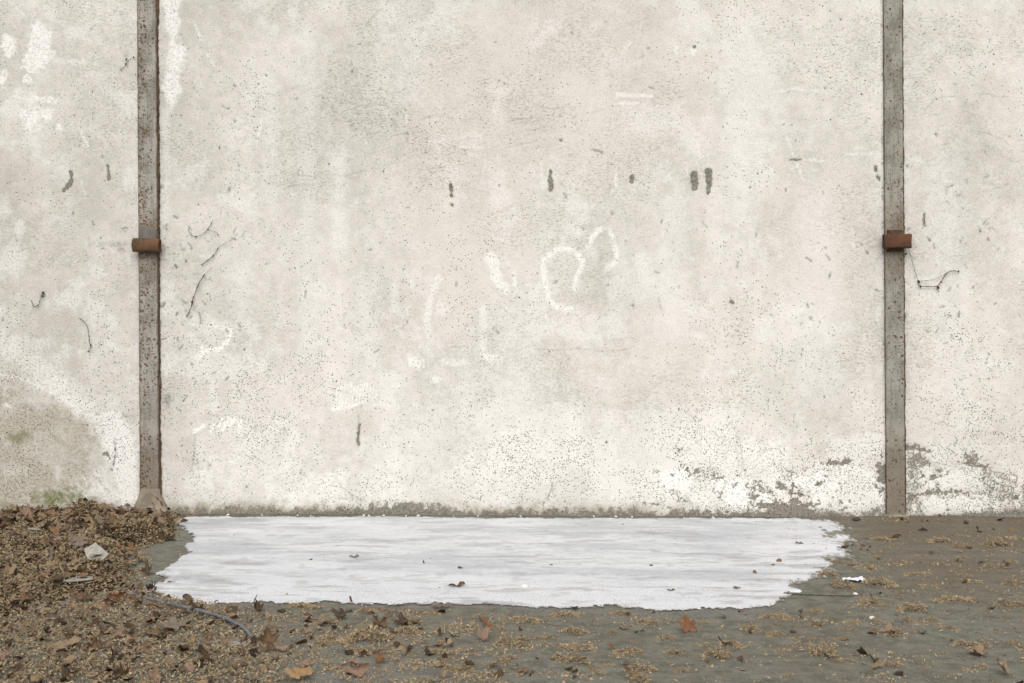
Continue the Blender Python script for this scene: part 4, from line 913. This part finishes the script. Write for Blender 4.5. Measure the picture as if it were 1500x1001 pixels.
# ---------------------------------------------------------------- clumps of fluff that can be told apart
def clump_mesh(seed, n, tall):
    r_ = np.random.default_rng(seed); t_ = r_.uniform(-1, 1, n); t_[:60] = np.linspace(-.97, .97, 60); P_ = np.stack([t_ * .5, (.16 + .10 * np.abs(np.sin(t_ * 4 + seed))) * r_.normal(0, .42, n) * np.sqrt(1.05 - t_ ** 2) + .08 * np.sin(t_ * 5 + seed), np.zeros(n)], 1)
    top = tall * (1 - t_ ** 2) * (.5 + .7 * vnoise(t_ * 4, t_ * 0, seed)); P_[:, 2] = r_.random(n) * top * np.exp(-(P_[:, 1] / .2) ** 2) + .02
    S_ = r_.uniform(.014, .036, n); vary_ = np.clip(r_.normal(.5, .26, n), 0, 1)
    m_ = 70; tq = r_.uniform(-.9, .9, m_); yq = .08 * np.sin(tq * 5 + seed) + r_.normal(0, .06, m_)        # the matted core
    P_ = np.concatenate([P_, np.stack([tq * .5, yq, .01 + .25 * tall * (1 - tq ** 2) * r_.random(m_)], 1)]); S_ = np.concatenate([S_, r_.uniform(.035, .075, m_)]); vary_ = np.concatenate([vary_, np.clip(r_.normal(.22, .1, m_), 0, 1)])
    me = scatter_mesh('fluff_clump', P_, S_, vary_, OCTAS, r_, .9); me.materials.append(MAT_CRUMB); return me
CLUMPS = [clump_mesh(40 + i, 360, (.16, .24, .34, .44)[i % 4]) for i in range(12)]
px7 = [(760, 250, 130), (1050, 260, 150), (1170, 290, 100), (1340, 280, 140), (1170, 345, 70), (1350, 395, 120), (470, 440, 125), (595, 385, 75), (940, 435, 160), (740, 485, 180), (550, 500, 140), (1440, 480, 120), (1130, 565, 230), (910, 615, 180), (1425, 592, 160), (700, 585, 110), (770, 597, 70),
       (415, 625, 85), (575, 598, 55), (715, 672, 65), (600, 682, 95), (1110, 712, 115), (820, 748, 120), (580, 727, 110), (540, 768, 85), (1190, 800, 165), (1290, 812, 110), (460, 858, 180), (560, 882, 120), (230, 662, 115), (190, 747, 110), (60, 718, 105), (975, 918, 65), (1270, 912, 75), (260, 967, 75), (1070, 848, 55), (240, 832, 115), (800, 905, 130), (810, 285, 45), (870, 275, 40), (960, 338, 70), (1190, 440, 80), (1020, 670, 90), (890, 675, 90), (1450, 710, 60), (1340, 720, 70), (1440, 795, 100), (520, 372, 60)]
px6 = [(180, 642, 180), (215, 735, 165), (600, 688, 125), (410, 738, 65), (240, 818, 200), (500, 838, 155), (740, 842, 115), (960, 860, 160), (1260, 655, 170), (1040, 800, 155), (1270, 747, 105), (200, 885, 210), (390, 908, 95), (560, 935, 180), (550, 980, 150), (780, 942, 80), (110, 948, 65), (330, 938, 95), (470, 640, 130), (700, 762, 100), (900, 800, 90), (1150, 720, 100), (890, 690, 70), (60, 770, 110)]
px5 = [(240, 602, 175), (560, 628, 125), (640, 622, 70), (800, 690, 120), (1160, 645, 90), (1385, 675, 165), (560, 775, 290), (500, 835, 115), (950, 845, 185), (1110, 852, 95), (1290, 885, 165), (1040, 935, 165), (650, 935, 105), (840, 978, 85), (1320, 792, 210), (350, 690, 140), (900, 640, 120), (1240, 720, 110), (780, 735, 160), (330, 800, 130)]
k = 0; r = random.Random(3)
for ox, lst in ((1080, px7), (780, px6), (380, px5)):
    for zx, zy, w in lst:
        u, v = ox + zx / 3.562, 720 + zy / 3.562; p = on_ground(u, v); q = on_ground(u + 1, v); m_per_px = q[0] - p[0]
        L = w / 3.562 * m_per_px * 1.05
        o = link('fluff_clump', CLUMPS[k % 12], loc=(p[0], p[1], p[2] - .002), scale=(L, L * r.uniform(.9, 1.5) if L < .2 else L * r.uniform(.7, 1.1), L * r.uniform(.6, 1.0)))
        o.rotation_euler = (0, 0, r.gauss(0, .4) + (math.pi if k % 2 else 0)); k += 1
        size = 'small' if w < 80 else 'modest' if w < 115 else 'middling' if w < 165 else 'long'; tall = ('low', 'loose', 'humped', 'high')[(k - 1) % 4]
        tag(o, f'{size} {tall} tan clump of seed fluff {beside(u, v)}', 'seed fluff', 'clumps of seed fluff on the earth')

# ---------------------------------------------------------------- single odds and ends
def simple_mat(name, a, b, rough=.8, spec=.3, scale=30):
    t = NT(name, rough, spec); n1 = t.noise(scale, 5, .6); t.color(t.mix(t.rng(n1, .35, .65), a, b)); t.bump(n1, .3, .003); return t.mat
MAT_HOSE = simple_mat('grey_plastic_hose', srgb(88, 91, 95), srgb(112, 115, 118), .55, .4)
MAT_LATH = simple_mat('weathered_pale_wood', srgb(132, 130, 122), srgb(158, 156, 148), .85, .2, 60)
MAT_SHARD = simple_mat('pale_plaster', srgb(142, 139, 128), srgb(168, 164, 153), .9, .2)
MAT_PAPER = simple_mat('white_paper', srgb(208, 212, 216), srgb(224, 226, 230), .8, .2)
MAT_TWIG = simple_mat('dark_twig', srgb(52, 46, 40), srgb(76, 66, 56), .85, .2, 80)
MAT_STICK = simple_mat('grey_stick', srgb(96, 92, 82), srgb(122, 116, 104), .85, .2, 80)
MAT_STONE = simple_mat('pebble', srgb(60, 56, 50), srgb(84, 78, 68), .85, .2)
MAT_PLASTER_BIT = simple_mat('white_plaster_bit', srgb(214, 211, 204), srgb(228, 225, 218), .9, .2)
MAT_SEEDBALL = simple_mat('seed_ball', srgb(108, 88, 66), srgb(134, 112, 84), .95, .1, 120)
def smooth_path(pts, n=40):
    P_ = np.array(pts, float); t_ = np.linspace(0, len(P_) - 1, n); o = []
    for t in t_:
        i = min(int(t), len(P_) - 2); f = t - i; a, b_, c, d_ = P_[max(i - 1, 0)], P_[i], P_[i + 1], P_[min(i + 2, len(P_) - 1)]
        o.append(.5 * ((2 * b_) + (-a + c) * f + (2 * a - 5 * b_ + 4 * c - d_) * f ** 2 + (-a + 3 * b_ - 3 * c + d_) * f ** 3))
    return o
def ground_path(px, lift, n=40):
    P_ = [on_ground(u, v) + np.array([0, 0, l]) for (u, v), l in zip(px, lift if hasattr(lift, '__len__') else [lift] * len(px))]
    return smooth_path(P_, n)
def thing_at(name, me, mat, label, cat, group=None):
    """re-base a world-space mesh on its own centre and link it"""
    co = np.empty(len(me.vertices) * 3, np.float32); me.vertices.foreach_get('co', co); co = co.reshape(-1, 3); c = co.mean(0); c[2] = co[:, 2].min()
    me.vertices.foreach_set('co', (co - c).ravel()); me.update(); o = link(name, me, mat, loc=tuple(float(q) for q in c)); tag(o, label, cat, group); return o
hp = ground_path([(183, 872), (239, 887), (295, 902), (337, 916), (362, 930), (374, 945)], [.012, .016, .022, .022, .016, .006], 60)
thing_at('garden_hose', tube('garden_hose', hp, .0085, 10), MAT_HOSE, 'bent length of blue-grey hose lying in the litter below the paint', 'hose')
def slab(name, px, thick, lift, seed, bow=0.0):
    """flat irregular piece with real thickness lying on the litter; px = outline pixels"""
    pts = [on_ground(u, v) for u, v in px]; z = max(p[2] for p in pts) + lift; r_ = random.Random(seed); n = len(pts); vs = []
    zs = [z + r_.uniform(-1, 1) * bow for _ in pts]
    for dz in (0, thick):
        for p, q in zip(pts, zs): vs.append((p[0], p[1], q + dz))
    fs = [tuple(range(n))[::-1], tuple(range(n, 2 * n))] + [(k_, (k_ + 1) % n, n + (k_ + 1) % n, n + k_) for k_ in range(n)]
    me = mesh_py(name, vs, fs); bm = bmesh.new(); bm.from_mesh(me); bmesh.ops.recalc_face_normals(bm, faces=bm.faces)
    bmesh.ops.bevel(bm, geom=list(bm.edges), offset=thick * .25, segments=1, affect='EDGES'); bm.to_mesh(me); bm.free(); return me
thing_at('wood_lath', slab('wood_lath', [(92, 867), (92, 863), (115, 861.5), (136, 862), (137, 865), (112, 866.5)], .012, .032, 1), MAT_LATH, 'short pale wooden lath at the front of the leaf heap', 'lath')
# pale shard leaning on the heap
c = on_ground(139, 826); ex = (on_ground(150, 826)[0] - c[0]) / 11
out = [(-13, 13), (-3, 19), (14, 9), (5, 0), (-7, 5)]; vs = []
for dy in (0, .014):
    for a, b_ in out: vs.append((c[0] + a * ex, c[1] - .03 + b_ * ex * .8 + dy, c[2] + .005 + b_ * ex * .95 - dy * .6))
n = len(out); me = mesh_py('shard', vs, [tuple(range(n)), tuple(range(n, 2 * n))[::-1]] + [(k_, (k_ + 1) % n, n + (k_ + 1) % n, n + k_)[::-1] for k_ in range(n)])
thing_at('plaster_shard', me, MAT_SHARD, 'pale angular plaster shard leaning in the leaf heap', 'shard')
thing_at('pale_stick', tube('pale_stick', ground_path([(41, 782), (50, 783), (60, 783)], [.03, .03, .028], 10), [.004] + [.006] * 8 + [.003], 6), MAT_SHARD, 'short pale stick lying in the litter near the wall at the left', 'stick')
thing_at('twig', tube('twig', ground_path([(141, 741), (146, 739), (151, 736)], [.03, .05, .07], 8), [.010] * 7 + [.006], 6), MAT_TWIG, 'black twig stub poking up from the crest of the heap', 'twig')
thing_at('thin_stick', tube('thin_stick', ground_path([(1148, 871), (1185, 872.5), (1225, 874), (1256, 874.5)], .008, 24), [.0045] * 22 + [.003] * 2, 6), MAT_STICK, 'long thin grey stick on the earth at the right front corner of the paint', 'stick')
thing_at('twig', tube('twig', ground_path([(1274, 966), (1280, 970), (1287, 969)], [.02, .01, .012], 10), .0035, 5), MAT_TWIG, 'small dark curved twig on the bare earth in the right foreground', 'twig')
thing_at('twig', tube('twig', ground_path([(1052, 939), (1060, 946), (1072, 948)], [.02, .012, .02], 10), .003, 5), MAT_TWIG, 'thin black forked twig in the foreground, right of centre', 'twig')
thing_at('twig', tube('twig', ground_path([(1262, 873), (1266, 866), (1275, 863)], [.01, .03, .03], 10), .003, 5), MAT_STICK, 'little bent grey twig beside the tip of the long thin stick', 'twig')
thing_at('twig', tube('twig', ground_path([(210, 893), (228, 897), (250, 901)], .012, 14), .004, 5), MAT_STICK, 'brown-grey twig under the upper part of the hose', 'twig')
# crumpled paper scrap
c = on_ground(1250, 852); vs = []; r = random.Random(8); nx, ny = 9, 5; e = on_ground(1260, 852)[0] - c[0]
for i in range(nx):
    for j in range(ny): vs.append((c[0] + (i / (nx - 1) - .5) * e * 3.1, c[1] + (j / (ny - 1) - .5) * .075 * (.4 + .6 * i / nx) + .01 * math.sin(i), c[2] + .006 + .010 * abs(math.sin(i * 1.3 + j)) + r.uniform(0, .008) * (i / nx)))
thing_at('paper_scrap', mesh_np('paper_scrap', np.array(vs), grid_faces(nx, ny), False), MAT_PAPER, 'crumpled white paper scrap on the earth right of the paint', 'paper')
def splash(name, cu, cv, ru, rv, seed, mat, label, cat):
    """thin dried spill with a wobbly outline and a domed edge"""
    r_ = random.Random(seed); c = on_ground(cu, cv); a = on_ground(cu + ru, cv); b_ = on_ground(cu, cv + rv); ax, ay = abs(a[0] - c[0]), abs(b_[1] - c[1]); N = 40; vs = [(c[0], c[1], c[2] + .005)]
    for ring, (f, z) in enumerate(((.6, .005), (.92, .0045), (1.0, .001))):
        for k_ in range(N):
            w = 2 * math.pi * k_ / N; q = f * (1 + .35 * (fbm(np.array(2 * math.cos(w) + seed), np.array(2 * math.sin(w)), 3, seed) - .5) * 2)
            X_, Y_ = c[0] + ax * q * math.cos(w), c[1] + ay * q * math.sin(w); vs.append((X_, Y_, float(ground_h(X_, Y_)) + z))
    fs = [(0, 1 + k_, 1 + (k_ + 1) % N) for k_ in range(N)]
    for ring in range(2):
        for k_ in range(N): a_ = 1 + ring * N + k_; b2 = 1 + ring * N + (k_ + 1) % N; fs.append((a_, a_ + N, b2 + N, b2))
    return thing_at(name, mesh_py(name, vs, fs, True), mat, label, cat)
MAT_SPILL = simple_mat('dried_spill', srgb(134, 132, 126), srgb(160, 158, 153), .6, .3, 12)
splash('dried_spill', 337, 941, 30, 4.5, 4, MAT_SPILL, 'pale grey dried spill on the earth under the end of the hose', 'spill')
splash('paint_splash', 1164, 866, 12, 2.8, 6, MAT_PAPER, 'small separate white paint splash at the right front corner of the patch', 'paint')
splash('dried_spill', 192, 938, 26, 4, 9, MAT_SPILL, 'bluish grey bare wet spot in the litter at the lower left', 'spill')
# balls, pebbles and plaster crumbs
def stone(name, u, v, size, mat, label, cat, seed, squash=.75, group=None):
    v_, f_ = lump(seed); me = mesh_py(name, v_ * np.array([1, 1, squash]), [tuple(q) for q in f_]); bm = bmesh.new(); bm.from_mesh(me)
    bmesh.ops.subdivide_edges(bm, edges=bm.edges, cuts=1, use_grid_fill=True, smooth=.6); bm.to_mesh(me); bm.free(); me.polygons.foreach_set('use_smooth', [True] * len(me.polygons))
    p = on_ground(u, v); o = link(name, me, mat, loc=(p[0], min(p[1], -.02), p[2] + size * squash * .75), scale=size); o.rotation_euler = (0, 0, seed); tag(o, label, cat, group); return o
stone('seed_ball', 1141, 824, 0.0158, MAT_SEEDBALL, 'round brown seed ball on the right part of the paint, larger of three', 'seed ball', 3, .95)
stone('seed_ball', 1132, 829, 0.0105, MAT_SEEDBALL, 'dark small seed ball left below the largest one on the paint', 'seed ball', 5, .7)
stone('seed_ball', 1106, 841, 0.0120, MAT_SEEDBALL, 'small tan seed ball on the paint, nearest of the three', 'seed ball', 6, .9)
stone('seed_ball', 1277, 834, .015, simple_mat('orange_seed', srgb(140, 102, 60), srgb(160, 120, 74)), 'tiny orange seed ball on the earth beyond the paper scrap', 'seed ball', 7, .8)
stone('pebble', 1255, 763, 0.0225, MAT_STONE, 'black pebble at the wall foot beyond the right end of the paint', 'pebble', 8, .5)
stone('pebble', 1415, 767, 0.0195, MAT_STONE, 'dark pebble on the earth by the wall at the far right', 'pebble', 9, .55)
stone('pebble', 1161, 927, 0.0128, MAT_STONE, 'small black pebble on the earth below the paint corner', 'pebble', 10, .6)
stone('pebble', 920, 902, 0.0135, MAT_STONE, 'little dark pebble at the front edge of the paint, right of centre', 'pebble', 11, .7)
stone('pebble', 807, 829, .009, MAT_STONE, 'tiny dark pebble in the middle of the white paint', 'pebble', 12, .6)
stone('pebble', 954, 830, 0.0097, MAT_STONE, 'small dark pebble on the paint right of the middle', 'pebble', 13, .5)
stone('plaster_lump', 769, 861, 0.0165, MAT_PLASTER_BIT, 'white plaster lump on the front of the paint', 'plaster', 14, .6)
stone('plaster_lump', 114, 966, 0.0120, MAT_PLASTER_BIT, 'small white plaster lump in the litter at the lower left', 'plaster', 15, .6)
stone('plaster_lump', 1253, 872, .012, MAT_PLASTER_BIT, 'white plaster crumb at the tip of the thin stick', 'plaster', 16, .6)
stone('plaster_lump', 1277, 907, .013, MAT_PLASTER_BIT, 'pale plaster crumb on the earth in front of the stick', 'plaster', 17, .6)
r = random.Random(12)
for i, (u, s_) in enumerate(((334, .022), (384, .012), (436, .014), (455, .010), (533, .018), (541, .016), (562, .017), (595, .012), (613, .018), (664, .010), (700, .012), (763, .014), (870, .013), (902, .016), (926, .012), (1045, .014))):
    stone('plaster_crumb', u, 755.5 + (u - 300) * .0042, s_ * .55, MAT_PLASTER_BIT, 'white plaster crumb lying along the foot of the wall behind the paint', 'plaster', 20 + i, .7, 'plaster crumbs along the wall foot')

# ---------------------------------------------------------------- dirty cobweb strands hanging on the wall
def web_mat():
    t = NT('sooty_cobweb', .95, .05); n1 = t.noise(80, 4); t.color(t.mix(t.rng(n1, .35, .65), srgb(58, 52, 44), srgb(96, 86, 72))); return t.mat
MAT_WEB = web_mat()
def cobweb(strands, knots, label, seed):
    bm = bmesh.new(); r_ = random.Random(seed)
    def add(me):
        bm.from_mesh(me); bpy.data.meshes.remove(me)
    for pts, w in strands:
        P_ = smooth_path([on_wall(u, v, -.012 - .006 * r_.random()) for u, v in pts], 7 * len(pts)); rad = [w * .0031 * r_.uniform(.5, 1.4) for _ in P_]
        add(tube('strand', [(p[0] + r_.uniform(-1, 1) * .002, p[1], p[2] + r_.uniform(-1, 1) * .002) for p in P_], rad, 5))
    for u, v, s_ in knots:
        v_, f_ = lump(r_.randint(0, 99)); p = on_wall(u, v, -.012); add(mesh_py('knot', v_ * np.array([s_, s_ * .5, s_ * 1.2]) * .0045 + p, [tuple(q) for q in f_]))
    me = bpy.data.meshes.new('cobweb'); bm.to_mesh(me); bm.free()
    thing_at('cobweb', me, MAT_WEB, label, 'cobweb')
cobweb([([(1331, 366), (1338, 390), (1346, 416)], .45), ([(1346, 416), (1347, 419), (1362, 420), (1373, 420)], .7), ([(1373, 420), (1379, 412), (1386, 401), (1395, 397), (1405, 398)], .8), ([(1345, 412), (1365, 410), (1380, 404), (1390, 398)], .4), ([(1373, 420), (1375, 428)], .9), ([(1326, 360), (1340, 372), (1356, 370)], .25)],
       [(1346, 413, 2.2), (1348, 420, 1.8), (1374, 421, 2.3), (1379, 413, 1.6), (1404, 398, 1.4), (1340, 396, .9)], 'sooty cobweb strands looping down right of the red bracket', 1)
cobweb([([(300, 402), (291, 416), (284, 434), (278, 455), (274, 464)], 1.0), ([(310, 392), (300, 402)], .4)], [(281, 443, 2.0), (283, 436, 1.3), (298, 404, 1.0)], 'long dark cobweb thread slanting on the wall right of the left post', 2)
cobweb([([(275, 335), (282, 346), (292, 345), (304, 337), (312, 322)], .6), ([(304, 337), (316, 340), (320, 345)], .4)], [(287, 347, 1.1), (305, 336, 1.0), (319, 344, .9)], 'thin cobweb in a shallow V right of the brown bracket', 3)
cobweb([([(320, 362), (314, 373), (305, 381), (296, 388)], .8), ([(342, 350), (320, 362)], .35)], [(296, 388, 1.3), (312, 374, 1.0)], 'cobweb thread between the shallow V and the long slanting one', 4)
cobweb([([(116, 466), (124, 472), (129, 482), (131, 500), (133, 508), (130, 516)], .7)], [(133, 506, 1.3), (130, 515, 1.1)], 'thin hooked cobweb thread on the wall left of the left post', 5)
cobweb([([(46, 440), (50, 449), (56, 447), (60, 435), (63, 428)], .7)], [(63, 429, 2.4), (62, 434, 1.6), (55, 448, .9)], 'small dark curled cobweb at the far left of the wall', 6)
cobweb([([(197, 83), (190, 87), (185, 94), (177, 103)], .6)], [(185, 87, 1.5), (184, 94, 1.4), (177, 103, 1.0), (196, 84, 1.2)], 'rust-coloured cobweb tuft at the left side of the post, high up', 7)
cobweb([([(1302, 366), (1308, 384), (1316, 401)], .9), ([(1316, 372), (1315, 400)], .8), ([(1304, 374), (1316, 370)], .6)], [(1306, 372, 2.0), (1315, 399, 1.1), (1327, 372, 1.6)], 'dark cobweb tuft hanging from the underside of the red bracket', 8)
